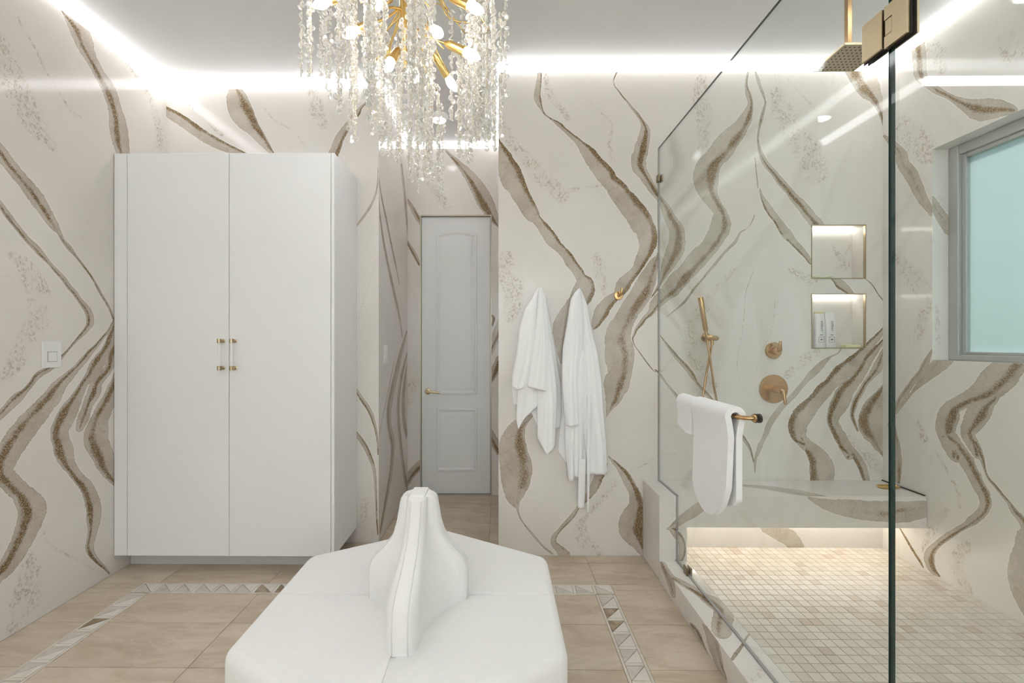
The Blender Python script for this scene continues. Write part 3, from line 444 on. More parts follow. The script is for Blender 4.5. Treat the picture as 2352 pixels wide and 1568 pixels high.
 'btop': [
  (0, 0.2, [(1388,2658,14.0,0),(1477,2633,24.5,0),(1600,2586,45.6,0),(1672,2545,52.5,0),(1745,2495,48.1,0),(1820,2442,23.5,0)]),
 ],
 'curbtop': [
  (0, 0.8, [(904,2430,18.4,-0.3),(896,2303,20.4,-0.3),(928,2236,25.9,-0.3),(962,2173,28.4,-0.3),(987,2117,31.2,-0.3),(1016,2057,52.7,-0.3),(1022,1999,42.1,-0.3),(980,1925,41.3,-0.3),(947,1869,41.6,-0.3),(925,1833,25.4,-0.3)]),
  (1, 0.3, [(898,1692,6.1,0),(935,1728,7.8,0),(981,1771,6.4,0),(1029,1822,4.9,0),(1058,1846,3.5,0)]),
 ],
 'curbout': [
  (0, 0.4, [(2400,111,33.8,0.2),(2347,93,38.1,0.2),(2307,80,44.3,0.2),(2269,62,48.6,0.2),(2273,42,13.7,0.2)]),
  (0, 1, [(2050,11,12.6,-0.3),(1992,18,23.0,-0.3),(1951,9,27.5,-0.3),(1908,2,10.0,-0.3),(1881,-4,3.5,-0.3)]),
  (0, 0.6, [(1931,92,6.5,-0.4),(1893,85,22.9,-0.4),(1843,73,55.0,-0.4),(1814,51,52.3,-0.4),(1790,35,39.4,-0.4),(1766,18,25.8,-0.4),(1737,8,13.6,-0.4)]),
 ],
 'jamb': [
  (0, 0.4, [(2386,2122,26.0,0),(2433,2044,32.5,0),(2485,1965,36.8,0)]),
 ],
}
# crackle patches: (strength, [(u, v, radius)])
SPECKS = {
 'left': [
  (1, [(1931,2667,45),(1967,2589,53),(2010,2484,61),(2082,2387,52),(2152,2325,31)]),
  (1, [(1979,1737,20),(2042,1685,38),(2089,1592,50),(2102,1491,47),(2055,1360,45),(1997,1248,33),(1955,1182,22)]),
  (1, [(2048,312,22),(2055,231,44),(2035,149,59),(2035,79,52),(1985,34,29)]),
  (0.7, [(2004,2842,4),(2023,2807,4),(2082,2748,4),(2116,2683,5),(2166,2632,5),(2250,2549,4),(2315,2536,3)]),
  (0.6, [(2597,3004,16),(2706,2952,23),(2789,2865,24),(2838,2735,36),(2838,2637,36)]),
  (0.7, [(2116,411,5),(2152,328,5),(2258,216,6),(2375,92,6)]),
 ],
 'bl': [
  (0.8, [(-2132,2966,7),(-1991,2835,8),(-1860,2724,10)]),
  (1, [(-1257,3012,30),(-1226,2902,45),(-1186,2792,30)]),
  (0.5, [(-1578,2903,4),(-1508,2823,4),(-1377,2742,4),(-1287,2622,4)]),
  (0.6, [(-912,272,33),(-912,122,33)]),
 ],
 'far': [
  (1, [(-694,2807,18),(-584,2676,33),(-452,2522,33)]),
  (0.8, [(-755,1012,44),(-803,814,44)]),
 ],
 'back': [
  (1, [(284,3025,10),(312,2899,21),(375,2815,21),(430,2739,14)]),
  (1, [(19,2698,24),(89,2572,31),(207,2433,45),(305,2335,45),(389,2258,38)]),
  (0.5, [(396,2279,14),(507,2306,10),(639,2320,7)]),
  (0.5, [(556,2864,4),(646,2766,5),(702,2703,7),(688,2598,14),(702,2487,21)]),
  (1, [(1264,2979,31),(1257,2861,45),(1278,2763,45),(1278,2652,38),(1264,2562,28)]),
  (1, [(40,1889,31),(40,1785,52),(82,1687,59),(82,1575,52),(54,1492,31)]),
  (1, [(604,1874,24),(625,1791,35),(646,1700,21),(653,1645,10)]),
  (0.9, [(526,225,18),(504,159,40),(541,71,44),(621,28,29)]),
  (0.6, [(533,232,11),(621,342,22),(708,452,29)]),
  (0.5, [(796,525,4),(920,577,6),(1000,635,5),(1102,635,4)]),
  (1, [(1285,1564,30),(1206,1465,35),(1196,1327,39),(1235,1199,35),(1344,1070,20)]),
  (0.7, [(1304,1603,20),(1393,1722,20),(1472,1801,15)]),
  (0.9, [(1727,2896,34),(1776,2767,64),(1845,2639,64),(1923,2530,79),(1972,2412,74)]),
  (0.5, [(1796,2984,5),(1923,2845,6),(1982,2776,6)]),
  (0.9, [(1982,1278,20),(1874,1209,34),(1796,1130,20)]),
  (0.6, [(1815,1790,20),(1943,1721,44),(2002,1682,34)]),
  (1, [(2196,734,26),(2269,639,32),(2353,555,32),(2384,503,16)]),
 ],
 'right': [
  (1, [(2460,3019,25),(2406,2904,47),(2372,2814,28)]),
  (1, [(2624,2650,36),(2544,2527,59),(2460,2408,56),(2415,2345,27)]),
  (1, [(2634,1868,25),(2583,1765,39),(2496,1660,50),(2469,1541,40),(2487,1436,32),(2515,1346,18)]),
  (0.6, [(2506,877,18),(2469,795,23)]),
  (0.8, [(2341,444,14),(2432,287,20),(2470,166,15)]),
  (1, [(2248,298,26),(2298,204,27),(2281,125,27),(2240,77,22)]),
  (1, [(2395,727,5),(2289,561,9),(2281,484,9)]),
  (0.8, [(2078,2771,38),(2034,2682,44)]),
 ],
 'curbtop': [
  (1, [(928,1608,21),(974,1645,18),(886,1581,21)]),
 ],
 'jamb': [
  (1, [(2416,1538,9),(2420,1416,13),(2425,1328,11)]),
  (0.8, [(2433,2131,17),(2451,2009,17)]),
 ],
 'niche0': [
  (1, [(2161,1961,6),(2207,1886,17),(2256,1834,20),(2184,1814,13)]),
  (0.8, [(2273,1966,6),(2235,1900,6)]),
 ],
}

# ------------------------------------------------------------------ stone slabs with traced veins
def polyfield(P, pts, half):
    """distance of P (N,2) to a polyline; returns best (half-dist), signed position, interpolated columns"""
    A, B = pts[:-1], pts[1:]
    best = np.full(len(P), -1e9); cols = np.zeros((len(P), pts.shape[1]-2)); sgn = np.zeros(len(P)); dist = np.full(len(P), 1e9)
    for a, b in zip(A, B):
        d = b[:2]-a[:2]; l2 = max(1e-12, d @ d); r = P-a[:2]
        t = np.clip((r @ d)/l2, 0, 1); q = r-t[:, None]*d; ds = np.hypot(q[:, 0], q[:, 1])
        cc = a[2:]+(b[2:]-a[2:])*t[:, None]; v = cc[:, 0]-ds; k = v > best
        best[k] = v[k]; cols[k] = cc[k]; dist[k] = ds[k]
        s = np.where(d[0]*r[:, 1]-d[1]*r[:, 0] > 0, 1.0, -1.0); sgn[k] = s[k]
    return best, dist*sgn, cols
def fields(P, key):
    n = len(P); edge = np.full(n, -.05); dark = np.zeros(n); amp = np.zeros(n); stren = np.zeros(n); speck = np.zeros(n)
    for alld, st, pts in VEINS.get(key, []):
        q = catmull(np.array(pts, float), 4); q[:, :3] /= 1000.0; q[:, 2] = np.maximum(q[:, 2], .0022)
        lo = q[:, :2].min(0)-.11; hi = q[:, :2].max(0)+.11
        I = np.where((P > lo).all(1) & (P < hi).all(1))[0]
        if not len(I): continue
        best, sd, cc = polyfield(P[I], q, None); hw = cc[:, 0]; dp = cc[:, 1]
        k = best > edge[I]; J = I[k]; edge[J] = best[k]
        amp[J] = np.clip(hw[k]*.16, .0004, .0065)
        if alld: dark[J] = min(1.0, st); stren[J] = st
        else:
            s = sd[k]/np.maximum(hw[k], .004); dark[J] = np.exp(-((s-dp[k])/.38)**2)*st*.95; stren[J] = st
            thin = hw[k] < .006; dark[J[thin]] = .75*st
    for st, pts in SPECKS.get(key, []):
        q = catmull(np.array(pts, float), 3)/1000.0; q[:, 2] = np.maximum(q[:, 2], .006)
        lo = q[:, :2].min(0)-.15; hi = q[:, :2].max(0)+.15
        I = np.where((P > lo).all(1) & (P < hi).all(1))[0]
        if not len(I): continue
        best, sd, cc = polyfield(P[I], q, None); r = np.clip(1-np.abs(sd)/(cc[:, 0]*1.7), 0, 1)
        speck[I] = np.maximum(speck[I], st*r*r*(3-2*r))
    return edge, dark, amp, speck, stren
class Slab:
    def __init__(s): s.v = []; s.f = []; s.n = 0; s.at = []
    def patch(s, axis, c, sign, u0, u1, v0, v1, holes=(), res=.005, key=None):
        us = sorted({u0, u1, *[h[0] for h in holes], *[h[1] for h in holes]}); vs = sorted({v0, v1, *[h[2] for h in holes], *[h[3] for h in holes]})
        def lines(b):
            out = []
            for a, d in zip(b, b[1:]):
                k = max(1, int(math.ceil((d-a)/res))) if res else 1
                out += [a+(d-a)*i/k for i in range(k)]
            return np.array(out+[b[-1]])
        U, V = lines(us), lines(vs); nu, nv = len(U), len(V)
        uu, vv = np.meshgrid(U, V, indexing='ij'); P = np.stack([uu.ravel(), vv.ravel()], 1)
        cc = np.full(len(P), c)
        X = {'x': np.stack([cc, P[:, 0], P[:, 1]], 1), 'y': np.stack([P[:, 0], cc, P[:, 1]], 1), 'z': np.stack([P[:, 0], P[:, 1], cc], 1)}[axis]
        i, j = np.meshgrid(np.arange(nu-1), np.arange(nv-1), indexing='ij'); i = i.ravel(); j = j.ravel()
        cu = (U[i]+U[i+1])/2; cv = (V[j]+V[j+1])/2; keep = np.ones(len(i), bool)
        for h in holes: keep &= ~((cu > h[0]) & (cu < h[1]) & (cv > h[2]) & (cv < h[3]))
        i, j = i[keep], j[keep]; a = i*nv+j; q = np.stack([a, a+nv, a+nv+1, a+1], 1)
        flip = {'x': 1, 'y': -1, 'z': 1}[axis]*sign < 0
        if flip: q = q[:, ::-1]
        s.v.append(X); s.f.append(q+s.n); s.n += len(X)
        s.at.append(fields(P, key) if key else (np.full(len(P), -.05), np.zeros(len(P)), np.zeros(len(P)), np.zeros(len(P)), np.zeros(len(P))))
    def build(s, name, parent=None, loc=None, mt=None):
        v = np.concatenate(s.v); f = np.concatenate(s.f); me = bpy.data.meshes.new(name)
        me.vertices.add(len(v)); me.vertices.foreach_set('co', v.astype(np.float32).ravel())
        me.loops.add(len(f)*4); me.loops.foreach_set('vertex_index', f.astype(np.int32).ravel())
        me.polygons.add(len(f)); me.polygons.foreach_set('loop_start', np.arange(0, len(f)*4, 4, dtype=np.int32))
        me.update(calc_edges=True)
        for k, nm in enumerate(('edge', 'dark', 'amp', 'speck', 'stren')):
            a = me.attributes.new(nm, 'FLOAT', 'POINT'); a.data.foreach_set('value', np.concatenate([t[k] for t in s.at]).astype(np.float32))
        return finish(name, me, mt or MARBLE, parent, loc)
def wall(name, axis, c, sign, u0, u1, v0, v1, holes=(), res=.005, key=None, thick=.12, mt=None, plain=None):
    """a slab wall: fine front face, coarse back face, closed rim; plain: u below which the face is left coarse"""
    s = Slab()
    if plain is not None:
        s.patch(axis, c, sign, u0, plain, v0, v1, [(max(h[0], u0), min(h[1], plain), h[2], h[3]) for h in holes if h[0] < plain], .2, None)
        s.patch(axis, c, sign, plain, u1, v0, v1, [(max(h[0], plain), h[1], h[2], h[3]) for h in holes], res, key)
    else: s.patch(axis, c, sign, u0, u1, v0, v1, holes, res, key)
    b = c-sign*thick; s.patch(axis, b, -sign, u0, u1, v0, v1, holes, None)
    lo, hi = min(b, c), max(b, c)
    if axis == 'y':
        s.patch('x', u0, -1, lo, hi, v0, v1, (), None); s.patch('x', u1, 1, lo, hi, v0, v1, (), None)
        s.patch('z', v0, -1, u0, u1, lo, hi, (), None); s.patch('z', v1, 1, u0, u1, lo, hi, (), None)
    else:
        s.patch('y', u0, -1, lo, hi, v0, v1, (), None); s.patch('y', u1, 1, lo, hi, v0, v1, (), None)
        s.patch('z', v0, -1, lo, hi, u0, u1, (), None); s.patch('z', v1, 1, lo, hi, u0, u1, (), None)
    return tag(s.build(name, None, None, mt), kind='structure')

NICHE = [(1.945, 2.284, 1.734, 2.072), (1.945, 2.284, 1.299, 1.642)]
ND = .105
WY0, WY1, WZ0, WZ1 = .55, 2.424, 1.241, 2.404
wall('wall_back', 'y', YB, -1, XCR, XR, 0, ZC, NICHE, .005, 'back', .16)
wall('wall_left', 'x', XL, 1, YREAR, YBL, 0, ZC, (), .005, 'left', plain=.95)
wall('wall_cabinet', 'y', YBL, -1, XL, XCL-.0008, 0, ZC, (), .006, 'bl')
wall('wall_corridor', 'x', XCL, 1, YBL+.0008, YF, 0, ZC, (), .008, 'cl')
wall('wall_far', 'y', YF, -1, XCL-.12, .6, 0, ZC, [(-.700, -.072, 0, 2.452)], .006, 'far')
wall('wall_corridor_right', 'x', XCR, -1, YB+.16, YF, 0, ZC, (), .2, None, .10)
wall('wall_right', 'x', XR, -1, YREAR, YB, 0, ZC, [(WY0, WY1, WZ0, WZ1)], .005, 'right', .165, plain=1.0)
wall('wall_rear', 'y', YREAR, 1, XL, XR, 0, ZC, [(-1.8, 1.8, 1.0, 2.7)], .2, None)
w2 = empty('assumed_rear_window', (0, YREAR-.06, 1.0), 'x', 'x'); del w2['label']; del w2['category']; w2['kind'] = 'structure'  # unseen window and its wall opening, assumed and added for the frontal light
bm = BM()
for q in ((-1.8, -1.75, 1.0, 2.7), (1.75, 1.8, 1.0, 2.7), (-1.75, 1.75, 1.0, 1.05), (-1.75, 1.75, 2.65, 2.7), (-.62, -.57, 1.05, 2.65), (.57, .62, 1.05, 2.65)): box(bm, q[0], q[1], YREAR-.09, YREAR-.03, q[2], q[3], .003, 1)
obj('frame', bm, ALU, w2)
for a, b_ in ((-1.75, -.62), (-.57, .57), (.62, 1.75)):
    bm = BM(); box(bm, a, b_, YREAR-.062, YREAR-.058, 1.05, 2.65); obj('pane', bm, FROST, w2)
bm = BM(); box(bm, XL-.12, XR+.26, YREAR-.12, YF+.12, ZC, ZC+.12); tag(obj('ceiling', bm, CEIL, base=False), kind='structure')

# niche linings
for k, (a, b, z0, z1) in enumerate(NICHE):
    s = Slab(); s.patch('y', YB+ND, -1, a, b, z0, z1, (), .01, 'niche%d' % k)
    s.patch('x', a, 1, YB, YB+ND, z0, z1, (), None); s.patch('x', b, -1, YB, YB+ND, z0, z1, (), None)
    s.patch('z', z0, 1, a, b, YB, YB+ND, (), None); s.patch('z', z1, -1, a, b, YB, YB+ND, (), None)
    n = s.build('trim_%d' % (k+1)); tag(n, kind='structure')
    bm = BM(); t = .005
    for q in ((a, b, z1-t, z1), (a, b, z0, z0+t), (a, a+t, z0+t, z1-t), (b-t, b, z0+t, z1-t)): box(bm, q[0], q[1], YB-.004, YB+.012, q[2], q[3])
    obj('edge_trim', bm, BRASS_L, n)
    bm = BM(); box(bm, a+.012, b-.012, YB+ND-.022, YB+ND-.004, z1-.012, z1-.002)
    tag(obj('niche_light', bm, LED_N), 'thin light bar glowing at the top of the %s recessed shower niche' % ('upper' if k == 0 else 'lower'), 'light')
# window reveal, frame and pane
s = Slab(); XW = XR+.165
s.patch('y', WY1, -1, XR, XW, WZ0, WZ1, (), .006, 'jamb'); s.patch('y', WY0, 1, XR, XW, WZ0, WZ1, (), None)
s.patch('z', WZ0, 1, XR, XW, WY0, WY1, (), None); s.patch('z', WZ1, -1, XR, XW, WY0, WY1, (), None)
tag(s.build('trim_3'), kind='structure')
win = empty('window_1', (XR+.12, (WY0+WY1)/2, WZ0), 'grey aluminium window with a tall frosted pane set into the marble shower wall', 'window'); win['kind'] = 'structure'
for k in ('label', 'category'): del win[k]
bm = BM(); x0, x1 = XR+.088, XR+.155; w = .052
for q in ((WY1-w, WY1, WZ0, WZ1), (WY0, WY0+w, WZ0, WZ1), (WY0+w, WY1-w, WZ0, WZ0+w*.6), (WY0+w, WY1-w, WZ1-w, WZ1)): box(bm, x0, x1, q[0], q[1], q[2], q[3], .004)
obj('frame', bm, ALU, win)
bm = BM(); x0b, x1b = XR+.108, XR+.15; w2 = .022
for q in ((WY1-w-w2, WY1-w, WZ0+w*.6, WZ1-w), (WY0+w, WY0+w+w2, WZ0+w*.6, WZ1-w), (WY0+w+w2, WY1-w-w2, WZ0+w*.6, WZ0+w*.6+w2*.7), (WY0+w+w2, WY1-w-w2, WZ1-w-w2, WZ1-w)): box(bm, x0b, x1b, q[0], q[1], q[2], q[3], .003)
obj('sash', bm, ALU, win)
bm = BM(); box(bm, XR+.128, XR+.132, WY0+w+.01, WY1-w-.01, WZ0+w*.6+.005, WZ1-w-.01); obj('pane', bm, FROST, win)
# greenery outside the frosted window
hb = BM(); rng = random.Random(3)
for i in range(5200):
    y = rng.uniform(-.8, 5.5); z = rng.uniform(0, 1.75+.25*math.sin(y*1.7)); x = 3.75+rng.uniform(0, .8)+.2*math.sin(y*3+z*2)
    c = Vector((x, y, z)); n = Vector((rng.uniform(-1, .2), rng.uniform(-1, 1), rng.uniform(-.3, 1))).normalized()
    t = n.cross(Vector((rng.random(), rng.random(), rng.random()))).normalized(); b2 = n.cross(t); l = rng.uniform(.05, .1)
    hb.faces.new([hb.verts.new(c+t*l), hb.verts.new(c+b2*l*.45), hb.verts.new(c-t*l), hb.verts.new(c-b2*l*.45)])
LEAF = simple('hedge_leaf', (.30, .55, .20), .5, noise=(3, .25))
tag(obj('hedge', hb, LEAF), 'leafy green hedge seen as a blur behind the frosted window', 'hedge', kind='stuff')
bm = BM(); box(bm, XR+.27, 9, -6, 9, -.12, -.02); tag(obj('ground', bm, simple('lawn', (.22, .40, .12), .9, noise=(4, .2)), base=False), kind='structure')

# ------------------------------------------------------------------ floor
fl = None
bm = BM(); box(bm, XL-.12, XG-.099, YREAR-.12, YF+.12, -.1, -.004); box(bm, XG-.099, XR+.26, YREAR-.12, YB+.16, -.1, -.004)
fl = tag(obj('floor', bm, GROUT, base=False), kind='structure')
PX, PY, OX, OY = .607, .2865, -1.893, 2.0695
BL0, BL1, BR0, BR1, BB0, BB1 = -1.982, -1.877, .507, .611, 2.310, 2.408
zones = [(BL1, BR0, .55, BB0), (XL, BL0, .55, BB1), (BR1, .896, .55, BB1), (XL, .896, BB1, YB), (XL, XCR, YB, YBL), (XCL, XCR, YBL, YF)]
gap = .0022; tmesh = {}
def tile(x0, x1, y0, y1):
    k = (round(x1-x0, 4), round(y1-y0, 4))
    if k not in tmesh:
        b = BM(); box(b, -k[0]/2+gap/2, k[0]/2-gap/2, -k[1]/2+gap/2, k[1]/2-gap/2, -.0035, 0, .0008, 1)
        me = bpy.data.meshes.new('tile'); bmesh.ops.recalc_face_normals(b, faces=b.faces[:]); b.to_mesh(me); b.free(); me.materials.append(FTILE); tmesh[k] = me
    o = bpy.data.objects.new('tile', tmesh[k]); COL.objects.link(o); o.parent = fl; o.location = ((x0+x1)/2, (y0+y1)/2, 0)
for zx0, zx1, zy0, zy1 in zones:
    i0 = math.floor((zx0-OX)/PX)-1; j0 = math.floor((zy0-OY)/PY)-1
    for i in range(i0, i0+12):
        for j in range(j0, j0+20):
            x0, x1 = max(zx0, OX+i*PX), min(zx1, OX+(i+1)*PX); y0, y1 = max(zy0, OY+j*PY), min(zy1, OY+(j+1)*PY)
            if x1-x0 > .008 and y1-y0 > .008: tile(x0, x1, y0, y1)
bm = BM(); box(bm, XL, .896, YREAR, .548, -.0035, 0); tag(obj('rear_tiles', bm, FTILE, fl), kind='stuff')
# inlaid border: liner strips, cross bars and paired triangles
def piece(name, poly, m):
    b = BM(); prism(b, poly, -.0035, .0004); return obj(name, b, m, fl)
def band_cell(P, lng, rnd):
    """P maps (along 0..lng, across 0..1*width) to floor; one cell = bar + two triangles"""
    w = .102; m = .013; bar = .016
    piece('inlay_bar', [P(0.001, m), P(bar, m), P(bar, w-m), P(.001, w-m)], INL_W if rnd > .5 else INL_L)
    a0, a1 = bar+.003, lng-.001
    u = INL_B if rnd > .92 else INL_G
    piece('inlay_triangle', [P(a0, m), P(a1, m), P(a0, w-m-.002)], u)
    piece('inlay_triangle', [P(a1, m+.003), P(a1, w-m), P(a0+.003, w-m)], INL_W)
rb = random.Random(11)
def strip(x0, x1, y0, y1): piece('inlay_liner', [(x0, y0), (x1, y0), (x1, y1), (x0, y1)], INL_L)
for a, b in ((BL0, BL1), (BR0, BR1)):
    strip(a+.001, a+.012, .55, BB0); strip(b-.012, b-.001, .55, BB0)
    y = BB0-.001; L_ = .0972
    while y > .9:
        band_cell(lambda s_, t_, y=y, a=a: (a+.001+t_, y-s_), L_, rb.random()); y -= L_
strip(BL0+.001, BR1-.001, BB1-.012, BB1-.001); strip(BL1, BR0, BB0+.001, BB0+.012)
x = BL0+.001; n = int((BR1-BL0)/.104); L_ = (BR1-BL0-.002)/n
for i in range(n): band_cell(lambda s_, t_, x=x+i*L_: (x+s_, BB0-.002+t_), L_, rb.random())

# shower floor
bm = BM(); box(bm, 1.02, XR, .55, YB, -.003, ZS-.0035)
fs = tag(obj('floor_shower', bm, MGROUT, base=False), kind='structure')
PM = .0472; cells = []
for i in range(29):
    for j in range(39):
        x0, y0 = 1.05+i*PM, .9+j*PM; x1, y1 = min(x0+PM, XR), min(y0+PM, YB)
        if x1-x0 > .012 and y1-y0 > .012: cells.append((x0, x1, y0, y1))
def vis(c):
    x, y = (c[0]+c[1])/2, (c[2]+c[3])/2; px = 1148+1000*x/y; py = 785+1000*(1.34-ZS)/y
    return px < 2352 and py < 1568
cells.sort(key=lambda c: (not vis(c), math.hypot(c[0], c[2])))
b = BM(); g2 = .0026; box(b, -PM/2+g2/2, PM/2-g2/2, -PM/2+g2/2, PM/2-g2/2, -.003, 0, .0006, 1)
mm = bpy.data.meshes.new('mosaic_tile'); bmesh.ops.recalc_face_normals(b, faces=b.faces[:]); b.to_mesh(mm); b.free(); mm.materials.append(MOSAIC)
cnt = 0; rest = BM()
for c in cells:
    full = abs(c[1]-c[0]-PM) < 1e-4 and abs(c[3]-c[2]-PM) < 1e-4
    if full and cnt < 300 and vis(c):
        o = bpy.data.objects.new('mosaic_tile', mm); COL.objects.link(o); o.parent = fs; o.location = ((c[0]+c[1])/2, (c[2]+c[3])/2, ZS); cnt += 1
    else: box(rest, c[0]+g2/2, c[1]-g2/2, c[2]+g2/2, c[3]-g2/2, ZS-.003, ZS)
tag(obj('mosaic_field', rest, MOSAIC, fs), kind='stuff')

# shower curb and bench (same stone)
def slab_box(name, x0, x1, y0, y1, z0, z1, keys, res=.006, parent=None):
    s = Slab()
    for ax, c, sg, u0, u1, v0, v1, k in (('x', x0, -1, y0, y1, z0, z1, 'x0'), ('x', x1, 1, y0, y1, z0, z1, 'x1'), ('y', y0, -1, x0, x1, z0, z1, 'y0'),
                                       ('y', y1, 1, x0, x1, z0, z1, 'y1'), ('z', z0, -1, x0, x1, y0, y1, 'z0'), ('z', z1, 1, x0, x1, y0, y1, 'z1')):
        key = keys.get(k); s.patch(ax, c, sg, u0, u1, v0, v1, (), res if key else None, key)
    return s.build(name, parent, None if parent else ((x0+x1)/2, (y0+y1)/2, z0))
cb = slab_box('shower_curb', .896, 1.05, .55, 2.452, -.003, .11, {'x0': 'curbout', 'z1': 'curbtop'})
tag(cb, 'low veined stone curb under the clear shower glass, running toward the camera', 'curb')
bn = empty('shower_bench', (1.643, 2.59, .107), 'floating veined stone bench with a square end leg inside the shower', 'bench')
slab_box('seat_slab', .896, XR-.002, 2.453, YB-.001, .298, .475, {'y0': 'bfront', 'z1': 'btop'}, .006, bn)
slab_box('leg', .896, 1.05, 2.4535, YB-.001, 0, .2975, {'y0': 'bfront', 'x0': 'benchside'}, .006, bn)
bm = BM(); box(bm, XR-.010, XR-.003, 2.46, YB-.002, .475, .4815); obj('dark_strip', bm, DARKB, bn)  # thin dark strip on the bench top along the right wall
bm = BM(); box(bm, 1.07, XR-.02, YB-.05, YB-.03, .284, .297)
tag(obj('bench_light', bm, LED_W), 'warm light bar hidden under the floating shower bench', 'light')

# ------------------------------------------------------------------ cornice light strips along the ceiling
def led(name, p0, p1, nrm, label, m=None):
    """triangular corner profile; nrm points into the room"""
    p0, p1, nrm = Vector(p0), Vector(p1), Vector(nrm); b = BM(); w = .030
    q = [Vector((0, 0, 0)), nrm*w, Vector((0, 0, -w*1.6))]
    A = [b.verts.new(p0+v) for v in q]; B = [b.verts.new(p1+v) for v in q]
    for i in range(3): b.faces.new((A[i], A[(i+1) % 3], B[(i+1) % 3], B[i]))
    b.faces.new(A[::-1]); b.faces.new(B)
    return tag(obj(name, b, m or LED), label, 'light strip')
z = ZC-.001; e_ = .001
led('light_strip', (XL+e_, YREAR+.02, z), (XL+e_, YBL-.03, z), (1, 0, 0), 'glowing white light strip along the ceiling edge above the light switch wall')
led('light_strip', (XL+.03, YBL-e_, z), (XCL, YBL-e_, z), (0, -1, 0), 'glowing white light strip along the ceiling edge above the white cabinet')
led('light_strip', (XCL+e_, YBL+.0, z), (XCL+e_, YF-.03, z), (1, 0, 0), 'glowing light strip along the ceiling of the narrow corridor side wall', LED_DIM)
led('light_strip', (XCL+.03, YF-e_, z), (XCR-.03, YF-e_, z), (0, -1, 0), 'glowing white light strip at the ceiling above the narrow panelled door', LED_DIM)
led('light_strip', (XCR-e_, YB, z), (XCR-e_, YF-.03, z), (-1, 0, 0), 'light strip running back along the corridor ceiling beside the robe wall', LED_DIM)
led('light_strip', (XCR, YB-e_, z), (XR-.03, YB-e_, z), (0, -1, 0), 'long glowing white light strip along the ceiling above the robes and shower')
led('light_strip', (XR-e_, YREAR+.02, z), (XR-e_, YB-.03, z), (-1, 0, 0), 'glowing white light strip along the ceiling edge above the frosted window')

# recessed downlights
def downlight(x, y, label, m=None):
    r = empty('recessed_downlight', (x, y, ZC-.036), label, 'ceiling light')
    b = BM(); lathe(b, [(.052, ZC-.0005), (.072, ZC-.0005), (.072, ZC-.008), (.058, ZC-.036), (.0535, ZC-.036), (.0535, ZC-.004)], (x, y, 0)); obj('trim_ring', b, PLASTIC, r, True, sharp=40)
    b = BM(); lathe(b, [(.053, ZC-.001), (.053, ZC-.005)], (x, y, 0)); obj('lens', b, m or DOWN, r)
downlight(-.62, 2.16, 'round recessed ceiling light between the cabinet and the robes')
downlight(1.80, 1.46, 'round recessed ceiling light over the shower floor')
downlight(1.37, -.85, 'round recessed ceiling light reflected on the polished wall over the robes')
downlight(-.47, 3.35, 'round recessed ceiling light in the corridor before the panelled door', DOWN_DIM)
for x, y, t in ((-1.5, .35, 'left of the chandelier'), (-1.5, -1.6, 'behind the seat near the switch wall'), (0, -1.9, 'in the rear of the room')):  # extra downlights out of view, added to make the room's light more even
    downlight(x, y, 'added unseen fill downlight ' + t)

# ------------------------------------------------------------------ door at the end of the corridor
dr = empty('door_1', (-.3865, YF+.03, 0), 'x', 'x'); del dr['label']; del dr['category']; dr['kind'] = 'structure'
DY = YF+.012
bm = BM(); box(bm, -.688, -.085, DY, DY+.04, .008, 2.437, .002, 1); obj('leaf', bm, DOOR_PAINT, dr)
bm = BM()
for q in ((-.700, -.690, 0, 2.452), (-.083, -.072, 0, 2.452), (-.690, -.083, 2.440, 2.452)): box(bm, q[0], q[1], YF-.004, YF+.1, q[2], q[3])
obj('jamb', bm, simple('jamb_metal', (.55, .50, .42), .4, .5), dr)
bm = BM(); box(bm, -.690, -.083, YF+.06, YF+.1, 0, 2.44); obj('stop', bm, BLACK, dr)
def arch(x0, x1, z0, z1, rise, n=14):
    P = [(x0, z0), (x1, z0)]
    for i in range(n+1):
        t = i/n; P.append((x1+(x0-x1)*t, z1+rise*(1-(2*t-1)**2)))
    return P
def molding(poly, w, name):
    b = BM(); n = len(poly); c = Vector((sum(p[0] for p in poly)/n, sum(p[1] for p in poly)/n))
    V = [Vector(p) for p in poly]; rings = []
    for off, y in ((0, 0), (.004, -.007), (w*.5, -.0075), (w*.75, -.003), (w, 0.0)):
        R = []
        for i in range(n):
            a, p, q = V[i-1], V[i], V[(i+1) % n]
            n1 = Vector((-(p-a).y, (p-a).x)).normalized(); n2 = Vector((-(q-p).y, (q-p).x)).normalized(); m_ = (n1+n2); m_ /= max(.3, m_.length_squared/2)
            s_ = p+m_*off; R.append(b.verts.new((s_.x, DY+y-.0002, s_.y)))
        rings.append(R)
    for A, B in zip(rings, rings[1:]):
        for i in range(n): b.faces.new((A[i], A[(i+1) % n], B[(i+1) % n], B[i]))
    return obj(name, b, DOOR_PAINT, dr)
molding(arch(-.562, -.199, .879, 2.280, .034), .034, 'panel_molding')
molding([(-.558, .204), (-.199, .204), (-.199, .760), (-.558, .760)], .034, 'panel_molding')
def raised(poly, name):
    b = BM(); vs = prism(b, poly, DY-.009, DY-.0001, 'y'); top = [e for e in b.edges if all(abs(v.co.y-(DY-.009)) < 1e-6 for v in e.verts)]
    bmesh.ops.bevel(b, geom=top, offset=.008, segments=2, affect='EDGES'); return obj(name, b, DOOR_PAINT, dr)
raised([(-.512, .925), (-.245, .925), (-.245, 2.236), (-.512, 2.236)], 'raised_panel')
raised([(-.508, .257), (-.249, .257), (-.249, .715), (-.508, .715)], 'raised_panel')
bm = BM(); lathe(bm, [(.026, -.0), (.027, -.006), (.024, -.010), (.011, -.012), (.010, -.045)], (-.632, DY, .905), 'y', 20)
tube(bm, [(-.632, DY-.045, .905), (-.60, DY-.047, .904), (-.52, DY-.043, .900)], [.0095, .0085, .0075], 10); obj('lever_handle', bm, BRASS_L, dr, True, sharp=40)

